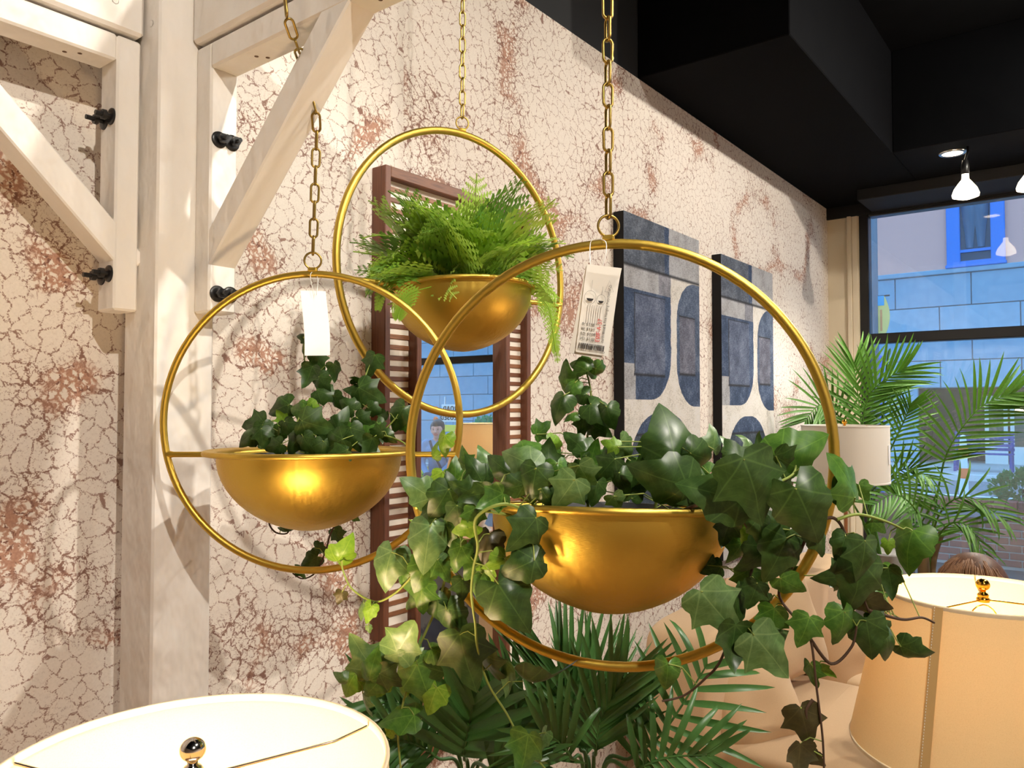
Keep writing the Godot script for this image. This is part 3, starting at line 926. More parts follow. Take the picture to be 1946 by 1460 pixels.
func build_lamps() -> void:
	var warm := Color(1.0, 0.87, 0.68)
	# near left
	var c := at(366, 1457, 0.79)
	side_table("oak side table under the near left lamp", Vector3(c.x, 0, c.z), 0.46, 0.46, 0.70, M.oak)
	var t := thing("table_lamp", "lit cream drum lamp with silver finial at lower left", "lamp", Vector3(c.x, 0.70, c.z), "lit lamps with cream shades")
	shade(t, c, 0.197, 0.215, 0.27, M.linen, M.shade_trim)
	spider(t, c, 0.195, [-2.5 + 0.35, -0.05 + 0.35, 2.1 + 0.35], 0.012, M.silver, M.silver)
	part("base", MB.new().lathe([Vector2(0, 0), Vector2(0.08, 0), Vector2(0.08, 0.02), Vector2(0.05, 0.05), Vector2(0.085, 0.14), Vector2(0.06, 0.22), Vector2(0.02, 0.26), Vector2(0.012, 0.36), Vector2(0, 0.36)], 40, Transform3D(Basis(), Vector3(c.x, 0.70, c.z))), M.porcelain, t)
	lamp_light(t, c - Vector3(0, 0.125, 0), LAMP_L, warm, 0.035)
	# near right, flared
	c = at(1868, 1128, 1.52)
	side_table("oak side table under the flared lamp at right", Vector3(c.x, 0, c.z), 0.5, 0.5, 0.62, M.oak)
	t = thing("table_lamp", "lit flared linen lamp with gold finial and stitched seam at right", "lamp", Vector3(c.x, 0.62, c.z), "lit lamps with cream shades")
	shade(t, c, 0.178, 0.243, 0.30, M.linen, M.shade_trim)
	spider(t, c, 0.176, [-2.75, -0.2, 1.5], 0.012, M.gold_polished, M.gold_polished)
	# stitched seam facing the room
	var e := at(1776, 1300, 1.4)
	var sa := Vector2(e.x - c.x, e.z - c.z).angle()
	var sd := Vector3(cos(sa), 0, sin(sa)); var sp := Vector3(-sin(sa), 0, cos(sa))
	var s0 := c + sd * 0.1785; var s1 := c + sd * 0.2435 - Vector3(0, 0.30, 0)
	var nn := (sd * 0.3 + Vector3.UP * 0.065).normalized()
	part("seam", MB.new().quad_(s0 - sp * 0.009 + nn * 0.0012, s0 + sp * 0.009 + nn * 0.0012, s1 + sp * 0.009 + nn * 0.0012, s1 - sp * 0.009 + nn * 0.0012, nn), M.seam, t)
	var st := MB.new()
	for k in 60:
		var p := s0.lerp(s1, (k + 0.5) / 60.0) + sp * 0.006 + nn * 0.0016
		st.box(p, Vector3(0.0009, 0.0024, 0.0009), 0.0)
	part("stitching", st, M.thread, t)
	part("base", MB.new().lathe([Vector2(0, 0), Vector2(0.075, 0), Vector2(0.075, 0.015), Vector2(0.02, 0.03), Vector2(0.016, 0.2), Vector2(0.05, 0.26), Vector2(0.02, 0.33), Vector2(0.012, 0.44), Vector2(0, 0.44)], 40, Transform3D(Basis(), Vector3(c.x, 0.62, c.z))), M.gold_polished, t)
	lamp_light(t, c - Vector3(0, 0.13, 0), LAMP_R, warm, 0.035)
	# unlit drum floor lamp by the window
	c = at(1605, 809, 3.6)
	t = thing("floor_lamp", "unlit white drum floor lamp in front of the window palm", "lamp", Vector3(c.x, 0, c.z))
	shade(t, c, 0.19, 0.19, 0.255, M.linen_white, M.linen_white)
	spider(t, c, 0.188, [0.3, 2.4, 4.5], 0.012, M.gold_polished, M.gold_polished)
	part("pole", MB.new().tube([c - Vector3(0, 0.03, 0), Vector3(c.x, 0.02, c.z)], 0.009, 12), mat(rgb(206, 150, 110), 0.3, 1.0), t)
	part("foot", MB.new().lathe([Vector2(0, 0), Vector2(0.14, 0), Vector2(0.14, 0.012), Vector2(0.03, 0.024), Vector2(0, 0.024)], 40, Transform3D(Basis(), Vector3(c.x, 0, c.z))), mat(rgb(206, 150, 110), 0.3, 1.0), t)
	var q := at(1671, 864, 3.5) - c
	var qa := Vector2(q.x, q.z).angle()
	var qd := Vector3(cos(qa), 0, sin(qa))
	part("sticker", MB.new().box(c + qd * 0.1915 + Vector3(0, q.y, 0), Vector3(0.03, 0.085, 0.001), 0.0, Basis(Vector3(-qd.z, 0, qd.x), Vector3.UP, qd)), M.paper_back, t, "white paper tag on the shade")
	# lit lamp the mirror shows, outside the frame to the right
	c = Vector3(4.215, 1.49, 2.03)
	side_table("oak side table under the lamp seen in the mirror", Vector3(c.x, 0, c.z), 0.5, 0.5, 0.72, M.oak)
	t = thing("table_lamp", "lit tapered lamp seen only in the slatted mirror", "lamp", Vector3(c.x, 0.72, c.z), "lit lamps with cream shades")
	shade(t, c, 0.16, 0.235, 0.34, M.linen, M.shade_trim)
	part("base", MB.new().lathe([Vector2(0, 0), Vector2(0.09, 0), Vector2(0.09, 0.02), Vector2(0.04, 0.06), Vector2(0.10, 0.2), Vector2(0.05, 0.36), Vector2(0.012, 0.42), Vector2(0.012, 0.55), Vector2(0, 0.55)], 40, Transform3D(Basis(), Vector3(c.x, 0.72, c.z))), M.porcelain, t)
	lamp_light(t, c - Vector3(0, 0.15, 0), LAMP_M, warm, 0.035)

# ceiling fittings
func build_ceiling_lights() -> void:
	var p := ony(1810, 291, CEIL)
	var t := thing("recessed_downlight", "lit round recessed downlight in the black ceiling border", "ceiling light", p)
	part("trim_ring", MB.new().lathe([Vector2(0.052, 0.0), Vector2(0.054, -0.006), Vector2(0.066, -0.006), Vector2(0.07, 0.0)], 40, Transform3D(Basis(), p)), M.silver, t)
	part("lens", MB.new().lathe([Vector2(0.053, -0.003), Vector2(0.03, -0.004), Vector2(0, -0.0045)], 32, Transform3D(Basis(), p)), M.spot_face, t)
	spot(t, p - Vector3(0, 0.012, 0), Vector3(0, -1, 0), SPOT_C, 55.0, 0.05)
	var k := 0
	for q in [[1835, 362, "bare reflector bulb hanging nearest the window jamb"], [1958, 348, "bare reflector bulb cut by the right picture edge"]]:
		var b := at(q[0], q[1], 4.2)
		t = thing("reflector_bulb", q[2], "bulb", b, "bare bulbs on the window track")
		var top := CEIL - 0.001 - b.y
		part("socket", MB.new().lathe([Vector2(0, 0.165), Vector2(0.014, 0.165), Vector2(0.02, 0.13), Vector2(0.02, 0.088), Vector2(0, 0.088)], 20, Transform3D(Basis(), b)), M.black_metal, t)
		part("stem", MB.new().tube([b + Vector3(0, 0.16, 0), b + Vector3(0.03, 0.22, 0.01), b + Vector3(0.03, top, 0.01)], 0.007, 8), M.black_metal, t)
		part("bulb", MB.new().lathe([Vector2(0.017, 0.09), Vector2(0.018, 0.06), Vector2(0.03, 0.045), Vector2(0.055, 0.01), Vector2(0.066, -0.02), Vector2(0.064, -0.034), Vector2(0.03, -0.046), Vector2(0, -0.049)], 36, Transform3D(Basis(), b)), M.spot_face, t)
		spot(t, b - Vector3(0, 0.056, 0), Vector3(-0.35, -1, -0.1), SPOT_B, 60.0, 0.06)
	# track heads over the shop floor, outside the frame, that throw the ring shadows on post and wall
	k = 0
	for q in SPOTS:
		var b: Vector3 = q[0]
		var d: Vector3 = (q[1] - b).normalized()
		t = thing("track_spotlight", q[4], "spotlight", b, "track spotlights over the shop floor")
		var bs := Basis(Quaternion(Vector3.UP, d)) if d.y > -0.999 else Basis(Vector3.RIGHT, PI)
		part("body", MB.new().lathe([Vector2(0, -0.14), Vector2(0.04, -0.14), Vector2(0.05, -0.02), Vector2(0.052, 0.0), Vector2(0.046, 0.0), Vector2(0.046, -0.012), Vector2(0, -0.012)], 28, Transform3D(bs, b)), M.black_metal, t)
		part("stem", MB.new().tube([b - d * 0.08, Vector3(b.x - d.x * 0.08, 3.6, b.z - d.z * 0.08)], 0.008, 8), M.black_metal, t)
		part("lens", MB.new().lathe([Vector2(0.045, -0.008), Vector2(0, -0.007)], 28, Transform3D(bs, b)), M.spot_face, t)
		spot(t, b + d * 0.006, d, q[2], q[3], 0.022)

func spot(parent: Node, p: Vector3, d: Vector3, energy: float, angle: float, size: float) -> void:
	var l := SpotLight3D.new()
	l.name = "spot_light"
	l.position = p - origin_of(parent)
	var z := -d.normalized()
	var x := Vector3.UP.cross(z) if abs(z.y) < 0.99 else Vector3.RIGHT
	x = x.normalized()
	l.basis = Basis(x, z.cross(x).normalized(), z)
	l.light_energy = energy
	l.light_color = SPOT_COL
	l.light_size = size
	l.spot_angle = angle
	l.spot_angle_attenuation = 0.6
	l.spot_range = 14.0
	l.spot_attenuation = 2.0
	l.shadow_enabled = true
	parent.add_child(l, true)

# ------------------------------------------------------------------ ivy
var ivy_shapes := []
func ivy_leaf_shape(lobe: float, basal: float, cup: float, wave: float, sd: float) -> ArrayMesh:
	var half := [Vector2(0.0, 0.0), Vector2(0.07, -0.09), Vector2(0.20, -0.14 * basal), Vector2(0.34, -0.10 * basal), Vector2(0.43, 0.02), Vector2(0.43, 0.12), Vector2(0.40, 0.2), Vector2(0.44, 0.28), Vector2(0.40 + 0.14 * lobe, 0.42), Vector2(0.36, 0.47), Vector2(0.29 - 0.03 * lobe, 0.52), Vector2(0.25 - 0.03 * lobe, 0.62), Vector2(0.18, 0.76), Vector2(0.09, 0.90), Vector2(0.0, 1.0)]
	var outline := []
	for p in half: outline.append(p)
	for k in range(half.size() - 2, 0, -1): outline.append(Vector2(-half[k].x, half[k].y))
	var mb := MB.new()
	var c := Vector2(0, 0.22)
	var m := outline.size()
	var rings := [0.0, 0.4, 0.75, 1.0]
	for r in rings:
		for k in (1 if r == 0.0 else m):
			var q: Vector2 = c.lerp(outline[k], r)
			if r > 0.0 and r < 1.0 and (k == 0): q = c.lerp(outline[k], r)
			var ang := atan2(q.x, q.y + 0.02)
			var z := -cup * (q.x * q.x * 1.4 + (q.y - 0.25) * (q.y - 0.25) * 0.9)
			z += 0.05 * abs(sin(ang * 2.6)) * q.length() - 0.09 * abs(q.x) * (1.0 if abs(ang) < 0.4 else 0.6)
			z += wave * sin(q.x * 9.0 + sd) * cos(q.y * 7.0 + sd * 1.7) * (0.3 + q.length())
			mb.vert(Vector3(q.x, q.y, z), Vector3.BACK, Vector2(q.x / 1.3 + 0.5, (q.y + 0.2) / 1.25))
	for k in m: mb.tri(0, 1 + k, 1 + (k + 1) % m)
	for r in 2:
		for k in m:
			var a := 1 + r * m + k; var b := 1 + r * m + (k + 1) % m
			mb.tri(a, b, b + m); mb.tri(a, b + m, a + m)
	return mb.smooth().mesh()

func make_ivy_shapes() -> void:
	ivy_shapes = [
		ivy_leaf_shape(1.0, 1.0, 0.45, 0.045, 0.3), ivy_leaf_shape(0.4, 1.3, 0.6, 0.05, 1.4),
		ivy_leaf_shape(1.1, 0.8, 0.3, 0.05, 2.2), ivy_leaf_shape(0.1, 1.5, 0.75, 0.05, 3.1),
		ivy_leaf_shape(0.7, 1.1, -0.5, 0.055, 4.5), ivy_leaf_shape(-0.1, 1.2, 1.0, 0.04, 5.0), ivy_leaf_shape(0.2, 1.4, 0.4, 0.06, 6.2)]

# leaves: [px, py, size px, direction of the tip in the picture (degrees, 0 right, 90 down), tone, depth offset, tilt about the leaf axis, nod]
func ivy(label: String, d0: float, vines: Array, leaves: Array, root: Vector3, brown: Array) -> void:
	var t := thing("ivy_plant", label, "plant", root, "ivy plants in the gold bowls")
	var tones := {"d": M.ivy_dark, "m": M.ivy_mid, "l": M.ivy_light, "y": M.ivy_young, "o": M.ivy_olive}
	var samples := []
	for i in vines.size():
		var pts := []
		for q in vines[i]: pts.append(at(q[0], q[1], d0 + q[2]))
		var cv := curve(pts, 8)
		for p in cv: samples.append(p)
		var rr := []
		for k in cv.size(): rr.append(lerp(0.0021, 0.0012, float(k) / cv.size()))
		part("vine", MB.new().tube(cv, rr, 7), M.stem_brown if i in brown else M.stem_green, t)
	var off := origin_of(t)
	for q in leaves:
		var d: float = d0 + q[5]
		var a: float = q[3] * DEG
		var size: float = q[2] * d / FPX
		var y := (RT * cos(a) - UP * sin(a))
		var nod: float = q[7] * DEG     # tip towards the camera when positive
		var z := -FW
		var x := y.cross(z).normalized()
		y = y.rotated(x, nod); z = z.rotated(x, nod)
		x = x.rotated(y, q[6] * DEG); z = z.rotated(y, q[6] * DEG)
		var c := at(q[0], q[1], d)
		var o := c - y * (0.4 * size)
		var l := MeshInstance3D.new()
		l.name = "leaf"
		l.mesh = ivy_shapes[rng.randi() % ivy_shapes.size()]
		l.material_override = tones[q[4]]
		l.transform = Transform3D(Basis(x, y, z) * Basis.from_scale(Vector3(size * rng.randf_range(0.9, 1.08), size, size)), o - off)
		t.add_child(l, true)
		# stalk to the nearest piece of vine
		var best := 1e9; var bp := Vector3.ZERO
		for s in samples:
			var e: float = s.distance_squared_to(o)
			if e < best: best = e; bp = s
		if best < 0.014 and best > 0.00002:
			var mid := (o + bp) * 0.5 + Vector3.UP * (0.15 * sqrt(best)) + FW * 0.004
			var pet := MB.new()
			pet.tube([bp, bp.lerp(mid, 0.6), mid, o.lerp(mid, 0.45) , o + y * 0.02 * size], 0.0008, 5)
			part("leaf_stalk", pet, M.stem_green, t)

# filler leaves over the soil, drawn from a seeded list
func fill(leaves: Array, n: int, cx: float, cy: float, rx: float, ry: float, smin: float, smax: float, d0: float, d1: float, tones: String) -> void:
	for k in n:
		var a := rng.randf() * TAU; var r := sqrt(rng.randf())
		leaves.append([cx + cos(a) * r * rx, cy + sin(a) * r * ry, rng.randf_range(smin, smax), rng.randf_range(0, 360), tones[rng.randi() % tones.length()], rng.randf_range(d0, d1), rng.randf_range(-45, 45), rng.randf_range(-50, 15)])

func build_ivy() -> void:
	make_ivy_shapes()
	var L := [
		# top sprig
		[1117, 688, 52, -85, "m", 0.02, 10, -30], [1143, 703, 40, 10, "m", 0.02, 20, -40], [1098, 695, 36, 190, "m", 0.03, -10, -30], [1074, 716, 56, -105, "m", 0.02, -35, 0], [1086, 741, 40, 115, "m", 0.01, 30, 10], [1062, 772, 58, 115, "d", 0.0, 25, 10], [1099, 752, 42, 170, "d", 0.02, 10, -20], [1141, 784, 62, 40, "d", 0.0, -20, 10], [1158, 792, 50, 75, "d", -0.01, 15, 0], [1085, 790, 30, 160, "m", 0.01, 50, 0], [1107, 810, 45, 100, "d", 0.02, 10, 0], [1140, 815, 45, 30, "d", 0.03, 10, -20],
		# left of the bowl, above the rim
		[985, 872, 76, 205, "l", -0.11, 10, -20], [1012, 848, 60, -25, "m", -0.06, -30, -35], [1032, 816, 48, -35, "m", 0.0, 20, -30], [950, 886, 60, 215, "d", -0.06, 0, -10], [922, 872, 52, 250, "m", -0.02, 30, -10], [1042, 868, 58, -90, "d", -0.08, 10, -20], [1062, 902, 56, 85, "m", -0.11, -15, 0], [1014, 918, 74, 100, "d", -0.13, 15, 0], [972, 928, 64, 165, "d", -0.12, -20, 0], [1076, 936, 78, 125, "l", -0.14, 5, -5], [1112, 905, 64, 60, "l", -0.13, 25, -15], [1132, 936, 52, 100, "d", -0.12, -10, 0], [1152, 890, 62, 130, "d", -0.10, 20, -15], [1190, 852, 54, 50, "l", -0.09, -15, -30], [1161, 845, 36, 200, "y", -0.10, 10, -10], [1122, 850, 52, -60, "d", -0.05, 10, -25], [1090, 838, 52, 220, "d", -0.02, 0, -25], [1182, 918, 52, 70, "d", -0.11, 20, 0], [1208, 905, 54, 110, "d", -0.09, -25, 0], [1172, 955, 44, 60, "l", -0.14, 10, -30], [1038, 945, 50, 60, "d", -0.13, 10, 0], [1058, 848, 44, 20, "y", -0.05, 10, -30],
		[905, 896, 64, 240, "d", -0.05, 10, 0], [882, 872, 44, 250, "m", -0.02, -30, 0], [906, 940, 64, 170, "d", -0.12, -10, 0], [936, 950, 58, 150, "m", -0.13, 15, 0], [865, 896, 50, 270, "m", 0.02, 0, 0], [842, 845, 46, 100, "y", 0.06, 30, 0], [822, 858, 34, 270, "y", 0.07, -50, 0], [838, 915, 48, 100, "y", 0.04, -10, 0], [797, 932, 72, 215, "l", -0.05, 10, 15], [838, 955, 72, 120, "d", -0.08, -15, 0], [822, 992, 74, 100, "d", -0.06, 10, 10], [872, 985, 64, 80, "d", -0.10, 15, 0], [902, 985, 52, 100, "m", -0.12, -25, 0], [880, 930, 60, 200, "d", -0.09, 0, -10], [858, 925, 52, 250, "d", -0.03, 0, 0],
		# hanging at left
		[812, 1038, 98, 97, "l", -0.09, -5, 10], [735, 1080, 82, 105, "l", -0.03, 15, 10], [853, 1015, 60, 80, "m", -0.07, 20, 0], [886, 1006, 50, 160, "y", -0.12, -15, 0], [925, 1042, 72, 100, "o", -0.11, 15, 15], [998, 1012, 88, 130, "d", -0.15, -10, 10], [1022, 1055, 50, 60, "l", -0.13, 25, 0], [988, 1078, 80, 155, "d", -0.15, 10, 0], [972, 1148, 116, 55, "d", -0.15, -10, 10], [868, 1060, 58, 110, "m", -0.08, 20, 0], [842, 1082, 54, 60, "m", -0.06, -20, 0], [802, 1092, 72, 110, "m", -0.06, -10, 0], [800, 1134, 64, 95, "m", -0.05, 25, 0], [838, 1158, 62, 70, "d", -0.05, -10, 0], [863, 1182, 72, 60, "d", -0.06, 10, 0], [786, 1142, 44, 140, "l", -0.03, 20, 0], [765, 1100, 60, 90, "m", -0.02, 40, 0], [772, 1212, 88, -60, "l", -0.05, -10, 10], [758, 1242, 62, 160, "l", -0.05, 10, 0], [692, 1248, 86, 235, "l", 0.0, 10, 0], [705, 1272, 62, -80, "m", -0.03, -10, 10], [742, 1290, 62, 20, "d", -0.03, 10, 10], [712, 1305, 60, 130, "m", -0.02, 0, 0], [663, 1302, 60, 120, "y", 0.0, 15, 0], [648, 1290, 34, 200, "l", 0.0, 0, 0], [726, 1308, 42, 120, "y", 0.01, 0, 0], [768, 1305, 46, 100, "y", -0.02, 20, 0], [806, 1300, 98, 70, "m", -0.05, -8, 0], [822, 1330, 62, 110, "y", -0.05, 10, 0], [790, 1258, 56, 30, "y", -0.02, -10, 0], [744, 1260, 50, 110, "l", -0.01, 40, 0], [885, 1252, 120, 75, "d", -0.08, 5, 5], [930, 1268, 80, 60, "d", -0.06, 50, 0], [838, 1240, 50, 20, "m", -0.05, -45, 0], [757, 1364, 78, 170, "m", -0.04, 55, 0], [693, 1338, 50, 80, "l", 0.0, 60, 0], [741, 1390, 28, 220, "y", -0.02, 0, 0], [652, 1052, 62, -55, "y", 0.05, 20, 20], [646, 1136, 28, 110, "o", 0.05, 0, 0], [700, 1166, 40, 110, "y", 0.0, 20, 0], [684, 1160, 40, 115, "l", 0.02, 55, 0], [701, 1197, 16, 80, "l", 0.0, 0, 0], [1034, 1298, 104, 5, "d", -0.07, 72, 0], [966, 1282, 66, 80, "l", -0.06, 45, 0], [1000, 1428, 78, 100, "m", -0.07, 30, 10], [1031, 1408, 44, 110, "l", -0.06, 60, 0], [1020, 1448, 36, 30, "l", -0.06, 50, 0], [910, 1110, 54, 110, "m", -0.10, 20, 0], [880, 1120, 50, 90, "d", -0.05, -20, 0], [930, 1095, 50, 70, "y", -0.10, 30, 0], [895, 1085, 46, 120, "m", -0.06, 0, 0], [945, 1075, 54, 140, "y", -0.12, -30, 0], [850, 1045, 48, 100, "d", -0.03, 10, 0], [775, 1060, 44, 250, "m", -0.01, 55, 0],
		# right: large leaves over the rim
		[1277, 832, 132, -92, "d", -0.10, 8, -12], [1262, 912, 116, 195, "d", -0.15, -8, 0], [1335, 870, 70, 20, "d", -0.11, 10, -20], [1358, 938, 124, 195, "d", -0.19, 10, -8], [1432, 925, 146, 70, "d", -0.21, -6, -5], [1535, 975, 132, 65, "d", -0.22, 8, 0], [1358, 835, 52, -85, "l", -0.03, 25, -5], [1402, 862, 64, 240, "d", -0.07, 15, -15], [1422, 838, 38, -130, "l", -0.04, 50, 0], [1388, 848, 40, -110, "l", -0.04, 30, 0], [1462, 868, 58, 215, "d", -0.08, -10, -20], [1492, 878, 66, 30, "d", -0.10, 20, -20], [1522, 853, 116, -25, "m", -0.10, -8, 5], [1543, 906, 34, 60, "m", -0.12, 0, 0], [1612, 912, 102, -115, "m", -0.16, 38, 10], [1588, 930, 50, 250, "d", -0.14, 20, 0], [1640, 935, 40, 60, "m", -0.12, 20, 0], [1310, 940, 70, 160, "d", -0.14, 10, -10], [1400, 900, 66, 20, "d", -0.13, -25, -10], [1440, 850, 50, -100, "d", -0.05, 30, -10], [1380, 890, 50, -20, "m", -0.10, 20, -30], [1480, 930, 70, 20, "d", -0.18, -20, 0],
		# right: hanging mass
		[1642, 1062, 86, 95, "d", -0.18, -10, 0], [1630, 1112, 112, 100, "d", -0.17, 8, 0], [1692, 1102, 60, 80, "d", -0.14, 35, 0], [1590, 1098, 76, 170, "d", -0.16, -10, 0], [1666, 1152, 66, 20, "o", -0.14, 20, 0], [1480, 1058, 98, 115, "d", -0.18, 10, 5], [1438, 1062, 76, 130, "d", -0.15, -15, 0], [1422, 1018, 52, 100, "y", -0.12, 10, 0], [1400, 1050, 52, 120, "m", -0.11, -25, 0], [1420, 1108, 60, 95, "m", -0.13, 20, 0], [1504, 1112, 62, 30, "m", -0.17, 15, 0], [1352, 1082, 46, 170, "d", -0.10, 10, 0], [1340, 1060, 40, 250, "d", -0.10, -20, 0], [1362, 1160, 116, 50, "l", -0.16, 5, 8], [1402, 1152, 74, 80, "d", -0.14, -20, 0], [1432, 1130, 56, 110, "d", -0.15, 10, 0], [1470, 1182, 66, 95, "m", -0.15, 40, 0], [1392, 1222, 86, 100, "d", -0.16, -10, 5], [1268, 1286, 62, 95, "m", -0.14, 10, 0], [1462, 1242, 118, 50, "l", -0.17, -5, 0], [1530, 1198, 66, 110, "m", -0.18, 10, 0], [1542, 1282, 52, 80, "m", -0.16, 60, 0], [1566, 1272, 40, 20, "y", -0.15, 30, 0], [1602, 1192, 74, 95, "m", -0.17, -10, 0], [1652, 1212, 84, 80, "d", -0.16, 15, 0], [1690, 1228, 66, 70, "d", -0.15, -15, 0], [1738, 1240, 66, 20, "d", -0.14, 30, 15], [1530, 1378, 84, 75, "o", -0.17, 8, 0], [1518, 1440, 66, 95, "o", -0.17, -15, 0], [1550, 1446, 46, 40, "o", -0.16, 20, 0], [1725, 1042, 90, 105, "m", -0.13, 55, 0], [1670, 1000, 40, 40, "m", -0.14, 0, 0], [1688, 1040, 30, 90, "y", -0.13, 20, 0], [1560, 1030, 60, 60, "d", -0.19, -20, 0], [1380, 1010, 54, 110, "d", -0.12, 10, 0], [1446, 1010, 60, 80, "d", -0.16, 0, 0], [1600, 1040, 56, 110, "d", -0.16, 20, 0], [1660, 1190, 60, 150, "d", -0.14, 10, 0]]
	fill(L, 34, 1130, 905, 170, 48, 34, 60, -0.10, 0.06, "ddmmd")
	fill(L, 16, 1390, 930, 110, 50, 40, 66, -0.12, 0.02, "ddm")
	fill(L, 16, 860, 1020, 70, 90, 30, 54, -0.04, 0.03, "mmyd")
	fill(L, 12, 1450, 1060, 60, 90, 30, 56, -0.12, -0.02, "mdy")
	fill(L, 8, 1640, 1120, 50, 90, 36, 56, -0.12, -0.06, "dm")
	var V := [
		[[1120, 985, 0.0], [1112, 900, 0.0], [1112, 860, 0.02], [1122, 790, 0.03], [1122, 740, 0.03], [1112, 698, 0.03]],
		[[1050, 985, -0.05], [1000, 950, -0.10], [930, 925, -0.10], [870, 935, -0.06], [832, 1000, -0.05], [800, 1070, -0.04], [762, 1118, -0.02], [725, 1142, 0.0], [700, 1140, 0.02], [668, 1118, 0.04], [652, 1085, 0.05], [650, 1066, 0.05]],
		[[1020, 985, -0.10], [960, 958, -0.14], [905, 985, -0.14], [908, 1040, -0.12], [900, 1080, -0.11], [896, 1130, -0.10], [903, 1185, -0.09], [908, 1235, -0.08], [928, 1300, -0.07], [962, 1355, -0.06], [990, 1405, -0.06], [1040, 1466, -0.06]],
		[[990, 985, -0.08], [900, 975, -0.10], [860, 1050, -0.05], [835, 1140, -0.04], [812, 1195, -0.03], [790, 1245, -0.03], [776, 1300, -0.03], [764, 1345, -0.03], [756, 1390, -0.02], [762, 1466, -0.02]],
		[[796, 1235, -0.03], [770, 1265, -0.02], [735, 1295, -0.01], [690, 1290, 0.0], [655, 1295, 0.01]],
		[[1260, 985, -0.10], [1340, 955, -0.16], [1420, 935, -0.17], [1490, 960, -0.18], [1535, 1000, -0.18], [1510, 1070, -0.16], [1480, 1128, -0.15], [1515, 1180, -0.16], [1540, 1215, -0.17], [1552, 1310, -0.17], [1563, 1400, -0.17], [1566, 1466, -0.17]],
		[[1535, 1000, -0.18], [1585, 985, -0.16], [1612, 1030, -0.15], [1632, 1100, -0.15], [1650, 1160, -0.14], [1682, 1185, -0.13]],
		[[1590, 988, -0.16], [1630, 978, -0.15], [1680, 990, -0.14], [1716, 1006, -0.13]],
		[[1330, 985, -0.10], [1410, 990, -0.13], [1432, 1060, -0.13], [1410, 1140, -0.13], [1372, 1250, -0.14], [1340, 1290, -0.14], [1300, 1322, -0.13], [1258, 1333, -0.13]],
		[[1650, 1160, -0.14], [1690, 1172, -0.13], [1720, 1178, -0.13], [1752, 1174, -0.13], [1776, 1184, -0.13]],
		[[1540, 1215, -0.17], [1580, 1262, -0.16], [1618, 1230, -0.16], [1628, 1190, -0.16]],
		[[1240, 985, -0.05], [1265, 890, -0.08], [1285, 845, -0.08]],
		[[1400, 940, -0.15], [1470, 920, -0.12], [1508, 900, -0.10], [1512, 868, -0.09]],
		[[1545, 1330, -0.17], [1532, 1350, -0.17], [1535, 1372, -0.17]]]
	ivy("large trailing ivy spilling from the biggest gold bowl", 1.04, V, L, PR.c, [5, 6, 8, 9, 10, 13])
	var L2 := [
		[576, 640, 30, 200, "d", 0.0, 20, -10], [577, 664, 26, 100, "d", 0.0, 30, 0], [606, 688, 44, 70, "d", 0.0, -10, -10], [637, 706, 38, 80, "d", -0.01, 20, 0], [588, 714, 46, 110, "d", -0.01, 10, 0], [614, 730, 42, 60, "d", -0.02, 10, 0], [622, 748, 52, 20, "d", -0.02, -20, 0], [642, 766, 40, 60, "d", -0.02, 30, 0], [683, 721, 34, 5, "d", 0.0, 60, 0], [702, 748, 60, 30, "d", -0.02, 0, 0], [672, 742, 38, 190, "d", 0.0, 20, 0], [706, 692, 48, 110, "d", 0.02, 20, 0], [757, 792, 58, 120, "d", -0.02, 10, 0], [531, 776, 56, 160, "d", -0.05, 10, -15], [567, 780, 46, 190, "m", -0.08, 0, -25], [592, 784, 42, 60, "y", -0.08, 20, -20], [535, 793, 28, 240, "y", -0.08, 0, 0], [482, 806, 56, 170, "d", -0.05, 10, -15], [468, 832, 48, 150, "d", -0.07, 20, 0], [502, 826, 48, 80, "d", -0.08, -10, 0], [600, 808, 70, 20, "d", -0.11, 0, -25], [560, 842, 50, 130, "d", -0.10, 10, 0], [520, 850, 44, 160, "d", -0.10, 0, -15], [650, 800, 48, -60, "d", -0.05, 20, 0], [692, 802, 46, 30, "d", -0.06, 10, 0], [722, 812, 32, 60, "d", -0.05, 0, 0], [632, 846, 62, 150, "d", -0.12, 10, -20], [672, 832, 52, 70, "d", -0.10, 0, 0], [702, 850, 46, 110, "d", -0.10, 20, 0], [740, 832, 30, 40, "d", -0.06, 0, 0], [585, 846, 46, 60, "d", -0.12, 10, 0], [612, 856, 44, 100, "d", -0.12, -20, 0], [548, 816, 44, 60, "d", -0.09, 20, 0], [660, 770, 40, 220, "d", -0.03, 0, 0], [712, 780, 34, 20, "d", -0.03, 10, 0], [730, 795, 30, 110, "d", -0.03, 40, 0], [642, 862, 48, 160, "d", -0.13, 10, 0], [770, 812, 30, 60, "m", -0.01, 20, 0],
		[541, 1006, 26, 20, "d", 0.12, 20, 0], [642, 1020, 38, 60, "d", 0.12, 10, 0], [609, 1045, 30, 20, "d", 0.13, 20, 0], [590, 1066, 40, 150, "d", 0.13, 0, 0], [571, 1086, 30, 40, "m", 0.13, 20, 0], [676, 986, 16, 30, "m", 0.12, 0, 0]]
	fill(L2, 26, 610, 832, 125, 28, 24, 44, -0.11, 0.08, "ddddm")
